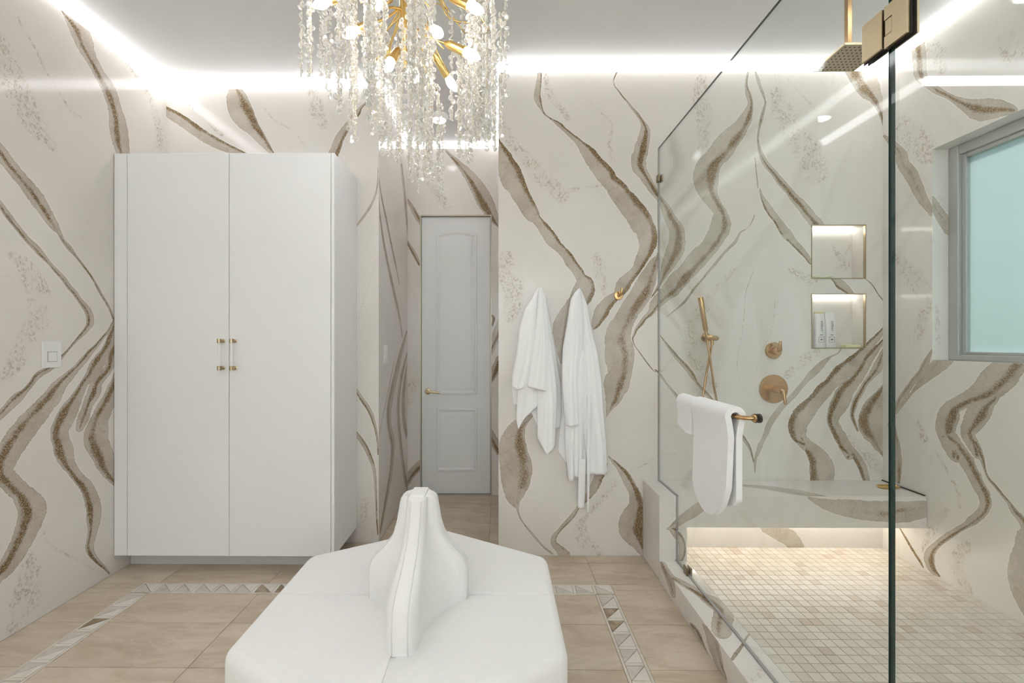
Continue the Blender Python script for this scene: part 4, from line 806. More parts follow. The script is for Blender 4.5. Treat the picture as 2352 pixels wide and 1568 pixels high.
# ------------------------------------------------------------------ white cabinet
cabn = empty('wardrobe_cabinet', (-1.58, 2.70, 0), 'tall white two-door cabinet with clear and brass bar handles', 'cabinet')
CY = 2.503; z0, z1 = .104, 2.430
bm = BM(); box(bm, -2.150, -.980, CY+.022, YBL-.002, z0+.002, z1-.002); obj('body', bm, WHITE_CAB, cabn)
bm = BM(); box(bm, -2.232, -2.1575, CY, CY+.06, z0, z1, .0015, 1); obj('filler_panel', bm, WHITE_CAB, cabn)
bm = BM(); box(bm, -.9735, -.954, CY, YBL-.002, z0, z1, .0015, 1); obj('side_panel', bm, WHITE_CAB, cabn)
bm = BM(); box(bm, -2.230, -.975, 2.615, 2.64, 0, z0+.004); obj('toe_kick', bm, KICK, cabn)
for x0, x1, hx in ((-2.155, -1.5655, -1.597), (-1.5625, -.976, -1.527)):
    b = BM(); box(b, x0, x1, CY, CY+.02, z0, z1, .0015, 1); d = obj('door', b, WHITE_CAB, cabn)
    b = BM(); tube(b, [(hx, CY-.036, 1.183), (hx, CY-.036, 1.357)], .0085, 12); hd = obj('bar_handle', b, ACRYLIC, d, True, sharp=40)
    for zc in (1.191, 1.346):
        b = BM(); lathe(b, [(.0125, -.012), (.0125, .012)], (hx, CY-.036, zc), 'z', 16); lathe(b, [(.0065, -.026), (.0065, -.004), (.011, -.002), (.011, 0)], (hx, CY, zc), 'y', 12)
        # sub-parts stay at the third level: both brass mounts belong to the door
        bb = obj('handle_mount', b, BRASS_L, d, True, sharp=40)

# ------------------------------------------------------------------ hexagonal ottoman with central backrest
OC = Vector((-.285, 1.447)); R_ = .545; ZT = .5
ot = empty('tufted_ottoman', (OC.x, OC.y, 0), 'white hexagonal ottoman seat with a tapering padded backrest in its middle', 'ottoman'); ot.name = 'hexagonal_ottoman'
def hx(a): return OC+Vector((R_*math.sin(math.radians(a)), R_*math.cos(math.radians(a))))
ap = R_*math.cos(math.radians(30))
mids = {90: OC+Vector((ap, 0)), 270: OC+Vector((-ap, 0))}
secs = [[OC, hx(0), hx(60), mids[90]], [OC, mids[90], hx(120), hx(180)], [OC, hx(180), hx(240), mids[270]], [OC, mids[270], hx(300), hx(0)]]
for poly in secs:
    b = BM(); prism(b, [tuple(p) for p in poly], .075, ZT)
    def outer(e):
        m_ = (e.verts[0].co+e.verts[1].co)/2; v = Vector((m_.x, m_.y))-OC
        return v
    poly_e = [(poly[i], poly[(i+1) % 4]) for i in range(4)]
    rim = []; corner = []
    for e in b.edges:
        a, c = e.verts[0].co, e.verts[1].co
        if abs(a.z-ZT) < 1e-5 and abs(c.z-ZT) < 1e-5:
            if (Vector((a.x, a.y))-OC).length > .02 and (Vector((c.x, c.y))-OC).length > .02: rim.append(e)
        elif abs(a.z-c.z) > .1:
            for q in (hx(0), hx(60), hx(120), hx(180), hx(240), hx(300)):
                if (Vector((a.x, a.y))-q).length < 1e-4 and poly.index(min(poly, key=lambda p: (p-q).length)) == 2 or (Vector((a.x, a.y))-q).length < 1e-4 and q in (hx(60), hx(120), hx(240), hx(300)): corner.append(e)
    bmesh.ops.bevel(b, geom=list(set(rim+corner)), offset=.034, segments=5, affect='EDGES', profile=.5, clamp_overlap=True)
    seam = [e for e in b.edges if e.calc_length() > .2 and all(abs(v.co.z-ZT) < 1e-4 for v in e.verts) and any((Vector((v.co.x, v.co.y))-OC).length < .02 for v in e.verts)]
    bmesh.ops.bevel(b, geom=seam, offset=.007, segments=2, affect='EDGES')
    obj('seat_section', b, VELVET, ot, True, sharp=50)
b = BM(); prism(b, [tuple(OC+(hx(a)-OC)*.93) for a in range(0, 360, 60)], 0, .075); obj('plinth', b, simple('plinth_dark', (.30, .27, .24), .6), ot)
PROF = [(.498, 1), (.56, 1.01), (.60, 1.0), (.625, .95), (.645, .85), (.667, .70), (.690, .585), (.715, .50), (.754, .43), (.79, .395), (.815, .37), (.830, .345), (.838, .29)]
BX = Vector((-.268, 1.447)); AX, AY = .160, .285
def ring(zz, k):
    t = .0435*(.62+.38*k) if k < 1 else .0435
    ax, ay = max(AX*k, t+.004), max(AY*k, t+.004)
    if zz > .8: ay = max(t+.004, ay*.62)
    elif zz > .667: ay *= 1-.38*(zz-.667)/.133
    pts = []
    for q, (sx, sy) in enumerate(((1, 1), (-1, 1), (-1, -1), (1, -1))):
        k2 = min(1.0, t/.0435); e1, e2 = .0215*k2, .036*k2; ty = t
        P0, P2 = Vector((max(ax-.030*k2, ty*.98), ty)), Vector((ty, max(ay-.030*k2, ty*.98))); C_ = (P0+P2)/2-Vector((1, .55)).normalized()*.30*ax
        C_ = Vector((max(C_.x, ty*.9), max(C_.y, ty*.9)))
        seq = [Vector((ax, e1)), Vector((ax-.004*k2, e1+.006*k2)), Vector((ax-.013*k2, e2))]
        seq += [P0*(1-s_)**2+C_*2*s_*(1-s_)+P2*s_*s_ for s_ in [i/10 for i in range(11)]]
        seq += [Vector((e2, ay-.013*k2)), Vector((e1+.006*k2, ay-.004*k2)), Vector((e1, ay))]
        if sx*sy < 0: seq = seq[::-1]
        pts += [(BX.x+sx*p.x, BX.y+sy*p.y, zz) for p in seq]
    return pts
b = BM(); RR = [[b.verts.new(p) for p in ring(zz, k)] for zz, k in PROF]; n = len(RR[0])
for A, B in zip(RR, RR[1:]):
    for i in range(n): b.faces.new((A[i], A[(i+1) % n], B[(i+1) % n], B[i]))
b.faces.new(RR[-1]); b.faces.new(RR[0][::-1]); br = obj('backrest', b, VELVET, ot, True, sharp=75)
rings_ = [ring(zz, k) for zz, k in PROF]
for i in (0, 16, 17, 33, 34, 50, 51, 67):
    b = BM(); tube(b, [r[i] for r in rings_[:-1]], .0018, 6); obj('piping', b, PIPING, br, True)
b = BM(); box(b, BX.x-.026, BX.x+.026, BX.y-.042, BX.y+.042, .832, .845, .006, 3); obj('cap', b, VELVET, br, True, sharp=50)

# ------------------------------------------------------------------ shower glass
gp = empty('shower_screen', (XG, 1.92, .11), 'fixed clear glass shower panel resting on the stone curb and bench', 'shower screen')
T = .005
def glass_sheet(name, poly, parent):
    b = BM(); prism(b, poly, XG-T, XG+T, 'x', 1, 0); b.normal_update()
    for f in b.faces:
        c = f.calc_center_median()
        if c.y > 2.4 and c.z < 2.5 and f.material_index == 1: f.material_index = 0   # edges seated against stone stay clear
    return obj(name, b, [GLASS, GLASS_EDGE], parent)
glass_sheet('pane', [(1.116, .1105), (2.4525, .1105), (2.4525, .4755), (2.7345, .4755), (2.7345, 2.552), (1.116, 2.552)], gp)
b = BM(); box(b, XG-.0065, XG+.0065, 1.116, 2.4525, .1102, .1165); box(b, XG-.0065, XG+.0065, 2.4525, 2.734, .4752, .480); box(b, XG-.0055, XG+.0055, 2.7315, 2.7345, .48, 2.552); box(b, XG-.006, XG+.006, 2.4502, 2.4526, .1165, .475); obj('seal', b, simple('grey_seal', (.33, .32, .31), .5), gp)
for y, zz in ((2.715, 2.357), (2.313, .130)):
    b = BM(); s_ = .022
    for sx in (-1, 1): box(b, XG+sx*(T+.001)-(.009 if sx < 0 else 0), XG+sx*(T+.001)+(.009 if sx > 0 else 0), y-s_ if y < 2.7 else YB-.036, y+s_ if y < 2.7 else YB-.001, zz-s_, zz+s_, .001, 1)
    obj('clip', b, CLIPB, gp)
gd = empty('shower_door', (XG, .75, .12), 'clear glass shower door hung on square brass plate hinges near the ceiling', 'shower door')
glass_sheet('pane', [(.42, .125), (1.108, .125), (1.108, 2.552), (.42, 2.552)], gd)
hg = gd
for sx in (-1, 1):
    xa = XG-T-.0105 if sx < 0 else XG+T+.0015; gx = XG-T-.0015 if sx < 0 else XG+T
    b = BM(); box(b, xa, xa+.009, 1.124, 1.186, 2.092, 2.192, .0015, 2); obj('hinge_plate', b, BRASS_L, gp)
    b = BM(); prism(b, [(1.056, 2.086), (1.117, 2.086), (1.117, 2.116), (1.095, 2.116), (1.095, 2.158), (1.117, 2.158), (1.117, 2.192), (1.056, 2.192)], xa, xa+.009, 'x'); obj('hinge_plate', b, BRASS_L, hg)
    b = BM(); box(b, xa+.0005, xa+.0085, 1.0965, 1.1155, 2.1175, 2.1565, .001, 1); obj('hinge_knuckle', b, BRASS_L, hg)
    b = BM(); box(b, gx, gx+.0015, 1.052, 1.1155, 2.082, 2.195); obj('hinge_gasket', b, BLACK, hg)
    b = BM(); box(b, gx, gx+.0015, 1.1165, 1.190, 2.088, 2.195); obj('hinge_gasket', b, BLACK, gp)
# towel bar on the glass
tb = empty('towel_bar', (XG-.04, 1.99, 1.04), 'bronze towel bar with curved ends mounted on the shower glass', 'towel bar')
bx_ = XG-.065; zb = 1.044
arc = lambda yc, s_: [(XG-.006-.059*(1-math.cos(a))*0-(.059*math.sin(a)), yc+s_*.055*(1-math.cos(a)), zb) for a in [i*math.pi/2/6 for i in range(7)]]
A_ = [(XG-.008, 1.694, zb)]+[(XG-.008-.057*math.sin(a), 1.694+.05*(1-math.cos(a)), zb) for a in [i*math.pi/12 for i in range(1, 7)]]
B_ = [(XG-.008-.057*math.sin(a), 2.285-.05*(1-math.cos(a)), zb) for a in [i*math.pi/12 for i in range(6, 0, -1)]]+[(XG-.008, 2.285, zb)]
b = BM(); tube(b, A_+B_, .0085, 12); obj('bar', b, BRASS, tb, True, sharp=50)
for y in (1.694, 2.285):
    b = BM(); lathe(b, [(.016, -.0065), (.016, -.014), (.012, -.017)], (XG, y, zb), 'x', 18); f_ = obj('flange', b, BRASS, tb, True, sharp=40)
    b = BM(); lathe(b, [(.018, -.0052), (.018, -.0065)], (XG, y, zb), 'x', 18); lathe(b, [(.018, .0052), (.018, .013)], (XG, y, zb), 'x', 18); obj('washer', b, BLACK, tb)

# ------------------------------------------------------------------ rain head, hand shower, valves
rh = empty('rain_shower_head', (1.555, 1.95, 2.60), 'square ceiling-hung bronze rain shower head with rows of nozzles', 'shower head')
b = BM(); box(b, 1.463, 1.650, 1.858, 2.043, 2.600, 2.611, .0012, 1); obj('plate', b, BRASS_L, rh)
b = BM(); box(b, 1.541, 1.561, 1.940, 1.960, 2.611, ZC-.001, .001, 1); obj('drop_pipe', b, BRASS, rh)
b = BM(); lathe(b, [(.03, ZC-.001), (.03, ZC-.008), (.014, ZC-.012)], (1.551, 1.95, 0)); obj('flange', b, BRASS, rh, True, sharp=40)
b = BM()
for i in range(9):
    for j in range(9):
        lathe(b, [(.0036, 2.6000), (.0030, 2.5985)], (1.478+i*.0197, 1.873+j*.0194, 0), 'z', 6)
tag(obj('nozzles', b, BLACK, rh), kind='stuff')

hs = empty('hand_shower', (1.30, 2.66, .95), 'slim bronze hand shower wand with looped hose beside the valves', 'hand shower')
b = BM(); tube(b, [(1.219, 2.655, 1.61), (1.222, 2.655, 1.592), (1.250, 2.655, 1.415), (1.252, 2.655, 1.405)], [.0155, .0165, .0145, .0105], 14); tube(b, [(1.252, 2.655, 1.405), (1.258, 2.655, 1.375)], .0095, 12); obj('wand', b, BRASS, hs, True, sharp=40)
b = BM(); lathe(b, [(.029, 0), (.029, -.008), (.026, -.011), (.013, -.012), (.012, -.07)], (1.288, YB, 1.367), 'y', 20); obj('wall_flange', b, BRASS, hs, True, sharp=40)
b = BM(); tube(b, [(1.252, 2.655, 1.366), (1.275, 2.655, 1.366), (1.318, 2.655, 1.362), (1.326, 2.655, 1.361)], [.0165, .0175, .0150, .010], 14); tube(b, [(1.288, 2.655, 1.36), (1.290, 2.655, 1.322)], .0105, 12); obj('holder', b, BRASS, hs, True, sharp=40)
def smooth_pts(P, sub=8): return [tuple(p) for p in catmull(P, sub)]
b = BM(); tube(b, smooth_pts([(1.258, 2.655, 1.375), (1.262, 2.652, 1.33), (1.281, 2.65, 1.194), (1.300, 2.655, 1.07), (1.322, 2.66, .958), (1.326, 2.665, .80), (1.300, 2.67, .66), (1.262, 2.672, .62), (1.222, 2.674, .68), (1.222, 2.676, .82), (1.242, 2.68, .98), (1.270, 2.69, 1.13), (1.286, 2.68, 1.25), (1.290, 2.66, 1.324)]), .0068, 8); obj('hose', b, BRASS, hs, True)
def valve(z_, r, name, label, lever):
    v = empty(name, (1.709, YB, z_-r), label, 'shower valve')
    b = BM(); lathe(b, [(r, 0), (r, -.006), (r-.004, -.010), (r*.45, -.011)], (1.709, YB, z_), 'y', 36); obj('escutcheon', b, BRASS, v, True, sharp=35)
    h_ = .05 if r < .06 else .085; rr = .024
    b = BM(); lathe(b, [(rr+.003, -.010), (rr, -.014), (rr, -h_*.7), (rr-.004, -h_), (.004, -h_-.001)], (1.709, YB, z_), 'y', 24); obj('hub', b, BRASS, v, True, sharp=35)
    b = BM(); y_ = YB-h_-.006
    if lever > 0: tube(b, [(1.709, YB-h_+.004, z_), (1.717, y_, z_+.004), (1.716, y_-.003, z_+.06)], [.0105, .0115, .007], 10)
    else: tube(b, [(1.709, YB-h_+.004, z_), (1.714, y_, z_-.004), (1.722, y_-.006, z_-.085)], [.0105, .012, .008], 10)
    obj('lever', b, BRASS, v, True, sharp=45)
valve(1.286, .052, 'diverter_valve', 'small round bronze valve with its lever turned up', 1)
valve(1.047, .089, 'mixer_valve', 'large round bronze shower mixer with its lever hanging down', -1)

# ------------------------------------------------------------------ hooks
def hook(x, zc, label):
    h = empty('robe_hook', (x, YB, zc-.03), label, 'hook')
    b = BM(); lathe(b, [(.0275, 0), (.0275, -.006), (.024, -.009), (.010, -.010), (.009, -.03)], (x, YB, zc), 'y', 22); obj('rose', b, BRASS, h, True, sharp=35)
    b = BM(); tube(b, smooth_pts([(x, YB-.028, zc), (x+.002, YB-.042, zc), (x+.006, YB-.05, zc+.010), (x+.008, YB-.052, zc+.042)], 5), .0075, 10); obj('peg', b, BRASS, h, True, sharp=50)
hook(.742, 1.630, 'empty bronze robe hook on the veined wall beside the white robe')

# ------------------------------------------------------------------ hanging cloth
def lerp_poly(P, zz):
    """x on a polyline of (x, z) sorted by falling z"""
    Q = sorted(P, key=lambda p: -p[1])
    if zz >= Q[0][1]: return Q[0][0]
    for a, c in zip(Q, Q[1:]):
        if zz >= c[1]:
            t = (a[1]-zz)/max(1e-6, a[1]-c[1]); return a[0]+(c[0]-a[0])*t
    return Q[-1][0]
def drape(bm, Lp, Rp, zbot, ytop, ybot, folds, bulge=.02, thick=.006, nu=44, nv=60, ztop=None, droop=.02):
    """one layer of hanging cloth between edge polylines Lp and Rp; zbot(u) is the hem; folds: list of (u0, u1, amplitude, width)"""
    zt = ztop if ztop is not None else max(Lp[0][1], Rp[0][1]); F = []; K = []
    for i in range(nu+1):
        u = i/nu; colF = []; colB = []
        for j in range(nv+1):
            v = j/nv; z_ = zt-droop*(2*u-1)**2; z_ = z_+(zbot(u)-z_)*v
            x0, x1 = lerp_poly(Lp, z_), lerp_poly(Rp, z_); x_ = x0+(x1-x0)*u
            y_ = ytop+(ybot-ytop)*min(1, v*1.15)+bulge*(abs(2*u-1)**3.2)*(.6+.4*v)
            for a, c, am, wd in folds:
                uc = a+(c-a)*v; y_ -= .6*am*math.exp(-((u-uc)/wd)**2)*min(1, v*4+.25)
            colF.append(bm.verts.new((x_, y_, z_))); colB.append(bm.verts.new((x_+(.5-u)*.002, y_+thick, z_)))
        F.append(colF); K.append(colB)
    for i in range(nu):
        for j in range(nv):
            bm.faces.new((F[i][j], F[i+1][j], F[i+1][j+1], F[i][j+1])); bm.faces.new((K[i][j], K[i][j+1], K[i+1][j+1], K[i+1][j]))
    for j in range(nv):
        bm.faces.new((F[0][j], F[0][j+1], K[0][j+1], K[0][j])); bm.faces.new((F[nu][j], K[nu][j], K[nu][j+1], F[nu][j+1]))
    for i in range(nu):
        bm.faces.new((F[i][0], K[i][0], K[i+1][0], F[i+1][0])); bm.faces.new((F[i][nv], F[i+1][nv], K[i+1][nv], K[i][nv]))
def pw(P):
    def f(u):
        for a, c in zip(P, P[1:]):
            if u <= c[0]: return a[1]+(c[1]-a[1])*(u-a[0])/max(1e-6, c[0]-a[0])
        return P[-1][1]
    return f
TL = [(.228, 1.672), (.204, 1.623), (.152, 1.539), (.120, 1.427), (.101, 1.259), (.078, 1.147), (.073, 1.05), (.10, .84), (.108, .79)]
TR = [(.254, 1.672), (.283, 1.604), (.320, 1.418), (.357, 1.203), (.381, 1.073), (.385, .914), (.376, .774), (.339, .70), (.334, .64)]
yt = YB-.072
tw = empty('bath_towel', (.24, YB-.04, .64), 'white bath towel bunched on a hook with pointed hanging corners', 'towel')
b = BM()
drape(b, TL, TR, pw([(0, .95), (.3, .93), (.5, .80), (.75, .79), (1, .80)]), yt+.018, YB-.018, [(.5, .2, .008, .05), (.5, .65, .010, .06), (.5, .88, .008, .05)], .018)
obj('back_layer', b, TERRY, tw, True)
b = BM(); drape(b, [(.232, 1.668), (.19, 1.55), (.15, 1.40), (.125, 1.20), (.108, 1.03), (.101, .84), (.104, .79)], [(.242, 1.668), (.25, 1.45), (.252, 1.20), (.245, 1.03), (.236, .933), (.21, .88), (.19, .80)],
      pw([(0, .86), (.12, .795), (.45, .86), (1, .945)]), yt+.006, YB-.045, [(.5, .25, .010, .07), (.5, .75, .009, .06)], .015, nu=30); obj('tail', b, TERRY, tw, True)
b = BM(); drape(b, [(.236, 1.668), (.238, 1.45), (.235, 1.2), (.232, 1.03), (.232, .74), (.25, .64)], [(.25, 1.668), (.30, 1.45), (.335, 1.2), (.352, 1.03), (.345, .80), (.336, .64)],
      pw([(0, .745), (.4, .648), (.5, .645), (.95, .685), (1, .70)]), yt+.002, YB-.05, [(.5, .2, .012, .08), (.5, .55, .008, .05), (.5, .85, .010, .07)], .015, nu=30); obj('tail', b, TERRY, tw, True)
b = BM(); drape(b, [(.231, 1.674), (.205, 1.623), (.155, 1.539), (.124, 1.427), (.105, 1.259), (.082, 1.147), (.073, 1.05)], [(.240, 1.674), (.228, 1.55), (.222, 1.40), (.205, 1.22), (.178, 1.10), (.15, 1.04)],
      pw([(0, 1.065), (.4, 1.045), (1, 1.06)]), yt-.004, YB-.062, [(.6, .35, .010, .12), (.7, .75, .009, .10)], .016, nu=30); obj('flap', b, TERRY, tw, True)
b = BM(); drape(b, [(.236, 1.674), (.226, 1.50), (.214, 1.36), (.19, 1.2), (.171, 1.06)], [(.254, 1.674), (.282, 1.604), (.300, 1.418), (.305, 1.203), (.285, 1.04)],
      pw([(0, 1.066), (.5, 1.052), (1, 1.034)]), yt-.008, YB-.072, [(.5, .12, .012, .10), (.5, .48, .010, .09), (.5, .85, .010, .08)], .018, nu=30); obj('flap', b, TERRY, tw, True)

rbz = empty('bathrobe', (.51, YB-.04, .29), 'white cotton bathrobe hanging from a hook with its sleeve and belt', 'robe')
RL = [(.474, 1.668), (.437, 1.604), (.413, 1.446), (.39, 1.306), (.384, 1.147), (.385, 1.054), (.388, .886), (.362, .662), (.37, .60), (.41, .55), (.42, .47)]
RR_ = [(.496, 1.668), (.534, 1.576), (.562, 1.418), (.600, 1.278), (.627, 1.091), (.641, .886), (.660, .70), (.667, .518)]
b = BM(); drape(b, RL, RR_, pw([(0, .65), (.10, .60), (.2, .52), (.5, .51), (.55, .522), (1, .522)]), yt+.022, YB-.016, [(.5, .3, .008, .05), (.5, .55, .010, .04), (.5, .8, .010, .05)], .016); obj('body', b, ROBE, rbz, True)
b = BM(); drape(b, [(.486, 1.664), (.495, 1.45), (.495, 1.25), (.490, 1.05), (.515, .85), (.545, .522)], RR_, pw([(0, .524), (1, .520)]), yt+.004, YB-.042, [(.45, .10, .014, .07), (.52, .42, .014, .08), (.6, .78, .014, .09)], .016, nu=50)
obj('front_panel', b, ROBE, rbz, True)
b = BM(); drape(b, [(.476, 1.60), (.44, 1.30), (.415, 1.05), (.402, .86), (.405, .70), (.425, .478)], [(.486, 1.60), (.480, 1.30), (.475, 1.05), (.47, .86), (.465, .70), (.458, .478)], pw([(0, .50), (.1, .478), (1, .484)]), yt+.008, YB-.040, [(.4, .3, .010, .14), (.6, .8, .008, .1)], .014, nu=26); obj('front_panel', b, ROBE, rbz, True)
b = BM(); drape(b, [(.455, 1.30), (.458, .86), (.460, .503)], [(.52, 1.30), (.52, .86), (.518, .503)], pw([(0, .505), (1, .505)]), yt+.012, YB-.034, [(.4, .35, .008, .14), (.7, .75, .006, .1)], .012, nu=22); obj('front_panel', b, ROBE, rbz, True)
b = BM(); drape(b, [(.478, 1.668), (.437, 1.604), (.413, 1.446), (.39, 1.306), (.384, 1.147), (.386, 1.054), (.399, .886), (.408, .82)], [(.490, 1.668), (.505, 1.50), (.505, 1.30), (.487, 1.222), (.479, 1.073), (.484, .90), (.485, .828)],
      pw([(0, .825), (.48, .818), (.52, .832), (1, .832)]), yt-.008, YB-.075, [(.5, .18, .014, .12), (.5, .58, .013, .10), (.6, .92, .012, .08)], .02, nu=40); slv = obj('sleeve', b, ROBE, rbz, True)
for P0, P1, zb0 in (([(.486, .62), (.484, .40), (.484, .31)], [(.53, .62), (.529, .40), (.525, .305)], .305), ([(.536, 1.02), (.535, .55), (.538, .29)], [(.556, 1.02), (.553, .55), (.547, .29)], .29)):
    b = BM(); drape(b, P0, P1, lambda u, z_=zb0: z_+.004*abs(2*u-1), YB-.052 if zb0 > .3 else YB-.068, YB-.03 if zb0 > .3 else YB-.055, [(.5, .5, .003, .3)], .003, .004, 8, 24, droop=.004); obj('belt', b, ROBE, rbz, True)

# towels over the glass-mounted bar
def smooth1(P):
    Q = catmull(P, 8); return lambda u: float(np.interp(u, Q[:, 0], Q[:, 1]))
def bar_towel(name, label, y0, y1, zfront, zback, r, wob, curl):
    t_ = empty(name, (bx_, (y0+y1)/2, min(zfront(0), zfront(.5), zfront(1))), label, 'towel', 'towels on the glass-mounted bar')
    b = BM(); nu = 28; cols = []
    for i in range(nu+1):
        u = i/nu; y_ = y0+(y1-y0)*u; P = []
        zf, zk = zfront(u), zback(u)
        for j in range(26): # outer face, bottom to top
            v = j/25; zz = zf+(zb-zf)*v; re_ = .0145+(r-.0145)*max(0, 1-(zb-zz)/.09)**1.5; P.append((bx_-re_-wob*.35*(1+math.sin(u*5+1))*(1-v)-curl*(1-v)**2, y_, zz))
        for k in range(1, 12):
            a = math.pi*k/12; P.append((bx_-r*math.cos(a), y_, zb+r*math.sin(a)))
        for j in range(26):
            v = j/25; zz = zb+(zk-zb)*v; re_ = .0145+(r-.0145)*max(0, 1-(zb-zz)/.09)**1.5; P.append((bx_+re_, y_, zz))
        cols.append(P)
    # offset inward for thickness
    th = .024; n = len(cols[0]); O = []; I = []
    for P in cols:
        o_ = []; i_ = []
        for j, p in enumerate(P):
            a = Vector(P[max(0, j-1)]); c = Vector(P[min(n-1, j+1)]); t2 = (c-a); nr = Vector((-t2.z, 0, t2.x)).normalized()
            o_.append(b.verts.new(Vector(p)+nr*th*.5)); i_.append(b.verts.new(Vector(p)-nr*th*.5))
        O.append(o_); I.append(i_)
    for A, B, f_ in ((O, O, 1), (I, I, -1)):
        for i in range(nu):
            for j in range(n-1):
                q = (A[i][j], A[i+1][j], A[i+1][j+1], A[i][j+1]); b.faces.new(q if f_ > 0 else q[::-1])
    for i in (0, nu):
        for j in range(n-1): b.faces.new((O[i][j], O[i][j+1], I[i][j+1], I[i][j]))
    for j in (0, n-1):
        for i in range(nu): b.faces.new((O[i][j], O[i+1][j], I[i+1][j], I[i][j]))
    obj('terry_cloth', b, TERRY, t_, True, sharp=60)
    return t_
bar_towel('hand_towel', 'long white hand towel folded over the bronze bar on the glass', 1.725, 2.035, smooth1([(0, .76), (.12, .68), (.3, .625), (.5, .60), (.68, .598), (.85, .625), (.95, .66), (1, .70)]), smooth1([(0, .71), (.15, .672), (.5, .66), (1, .66)]), .030, .012, .004)
bar_towel('wash_cloth', 'short white washcloth folded over the bronze bar behind the long towel', 2.05, 2.215, pw([(0, .905), (.4, .90), (1, .925)]), pw([(0, .93), (1, .93)]), .024, .006, .002)

# ------------------------------------------------------------------ toiletries
def font_text(name, body, size, loc, rot, m, parent, th=.0003):
    cu = bpy.data.curves.new(name, 'FONT'); cu.body = body; cu.size = size; cu.extrude = th; cu.align_x = 'CENTER'; cu.align_y = 'CENTER'; cu.resolution_u = 3
    to = bpy.data.objects.new(name, cu); COL.objects.link(to); dg = bpy.context.evaluated_depsgraph_get()
    me = bpy.data.meshes.new_from_object(to.evaluated_get(dg)); bpy.data.objects.remove(to)
    me.transform(Matrix.Translation(loc) @ rot.to_4x4()); return finish(name, me, m, parent)
INK = simple('grey_print', (.16, .15, .16), .6)
BOT = simple('bottle_white', (.84, .83, .82), .3); CAPG = simple('bottle_cap_gold', (.78, .66, .36), .35, .4)
from mathutils import Euler
NZ = 1.2992
for k, (xc, capm, label) in enumerate(((2.026, CAPG, 'white shampoo bottle with a pale gold top in the lower niche'), (2.092, BOT, 'white conditioner bottle with a plain white top in the lower niche'))):
    yc = YB+.045; bt = empty('toiletry_bottle', (xc, yc, NZ), label, 'bottle', 'toiletry bottles')
    b = BM()
    sec = [(.031, .019, 0), (.033, .021, .006), (.033, .021, .10), (.031, .018, .17), (.029, .010, .212), (.0285, .004, .222)]
    rings2 = []
    for rx, ry, h_ in sec:
        rings2.append([b.verts.new((xc+rx*math.copysign(abs(math.cos(a))**.6, math.cos(a)), yc+ry*math.copysign(abs(math.sin(a))**.6, math.sin(a)), NZ+h_)) for a in [2*math.pi*q/24 for q in range(24)]])
    for A, B in zip(rings2, rings2[1:]):
        for i in range(24): b.faces.new((A[i], A[(i+1) % 24], B[(i+1) % 24], B[i]))
    b.faces.new(rings2[0][::-1]); b.faces.new(rings2[-1]); obj('bottle_body', b, BOT, bt, True, sharp=50)
    b = BM(); box(b, xc-.0295, xc+.0295, yc-.005, yc+.005, NZ+.220, NZ+.232, .001, 1); obj('crimped_top', b, capm, bt)
    rt = (Euler((math.radians(90), 0, 0)).to_matrix()) @ Euler((0, 0, math.radians(-90))).to_matrix()
    fy = yc-.0224
    lt = font_text('lettering', 'KMRAY', .020, Vector((xc+.002, fy, NZ+.140)), rt, INK, bt)
    b = BM()
    for q in ((xc-.017, xc+.017, .072, .0735), (xc-.017, xc+.017, .038, .0395), (xc-.017, xc-.0155, .038, .0735), (xc+.0155, xc+.017, .038, .0735), (xc-.009, xc+.009, .083, .087), (xc-.006, xc+.006, .052, .060)): box(b, q[0], q[1], fy-.0004, fy, NZ+q[2], NZ+q[3])
    obj('label_print', b, INK, bt)
SOAP = simple('pale_yellow_soap', (.74, .73, .46), .45)
b = BM(); box(b, 2.172, 2.268, YB+.012, YB+.062, NZ+.0005, NZ+.024, .009, 4); tag(obj('soap_bar', b, SOAP, None, True, sharp=60), 'pale yellow-green bar of soap lying in the lower shower niche', 'soap')
b = BM(); cols = []
for i in range(13):
    u = i/12; x_ = 1.953+.150*u; w_ = .028*math.sin(math.pi*(.12+.76*u))+.004; cols.append([(x_, YB+.045+w_*s_, 1.7355+.012*(2*u-1)**2+.010*s_*s_+(.004 if False else 0)) for s_ in (-1, -.5, 0, .5, 1)])
F = [[b.verts.new(p) for p in c] for c in cols]; K = [[b.verts.new((p[0], p[1], p[2]+.003)) for p in c] for c in cols]
for i in range(12):
    for j in range(4): b.faces.new((F[i][j], F[i][j+1], F[i+1][j+1], F[i+1][j])); b.faces.new((K[i][j], K[i+1][j], K[i+1][j+1], K[i][j+1]))
for i in range(12):
    for j in (0, 4): b.faces.new((F[i][j], F[i+1][j], K[i+1][j], K[i][j]))
for j in range(4):
    for i in (0, 12): b.faces.new((F[i][j], F[i][j+1], K[i][j+1], K[i][j]))
tag(obj('soap_dish', b, simple('pale_green_glass', (.80, .84, .55), .15), None, True, sharp=50), 'shallow pale green curved dish in the upper shower niche', 'dish')
b = BM(); n = 28; rg = []
for rr, hh in ((.0, .003), (.75, .003), (.95, .008), (1.0, .011), (1.0, .008), (.8, .0), (.0, .0)):
    rg.append([b.verts.new((2.302+.066*max(rr, .01)*math.cos(2*math.pi*q/n), 2.598+.032*max(rr, .01)*math.sin(2*math.pi*q/n), .4756+hh)) for q in range(n)])
for A, B in zip(rg, rg[1:]):
    for i in range(n): b.faces.new((A[i], A[(i+1) % n], B[(i+1) % n], B[i]))
b.faces.new(rg[0][::-1]); b.faces.new(rg[-1])
tag(obj('gold_tray', b, simple('polished_gold', (.80, .58, .22), .2, 1.0), None, True, sharp=60), 'small oval gold tray resting on the shower bench top', 'tray')

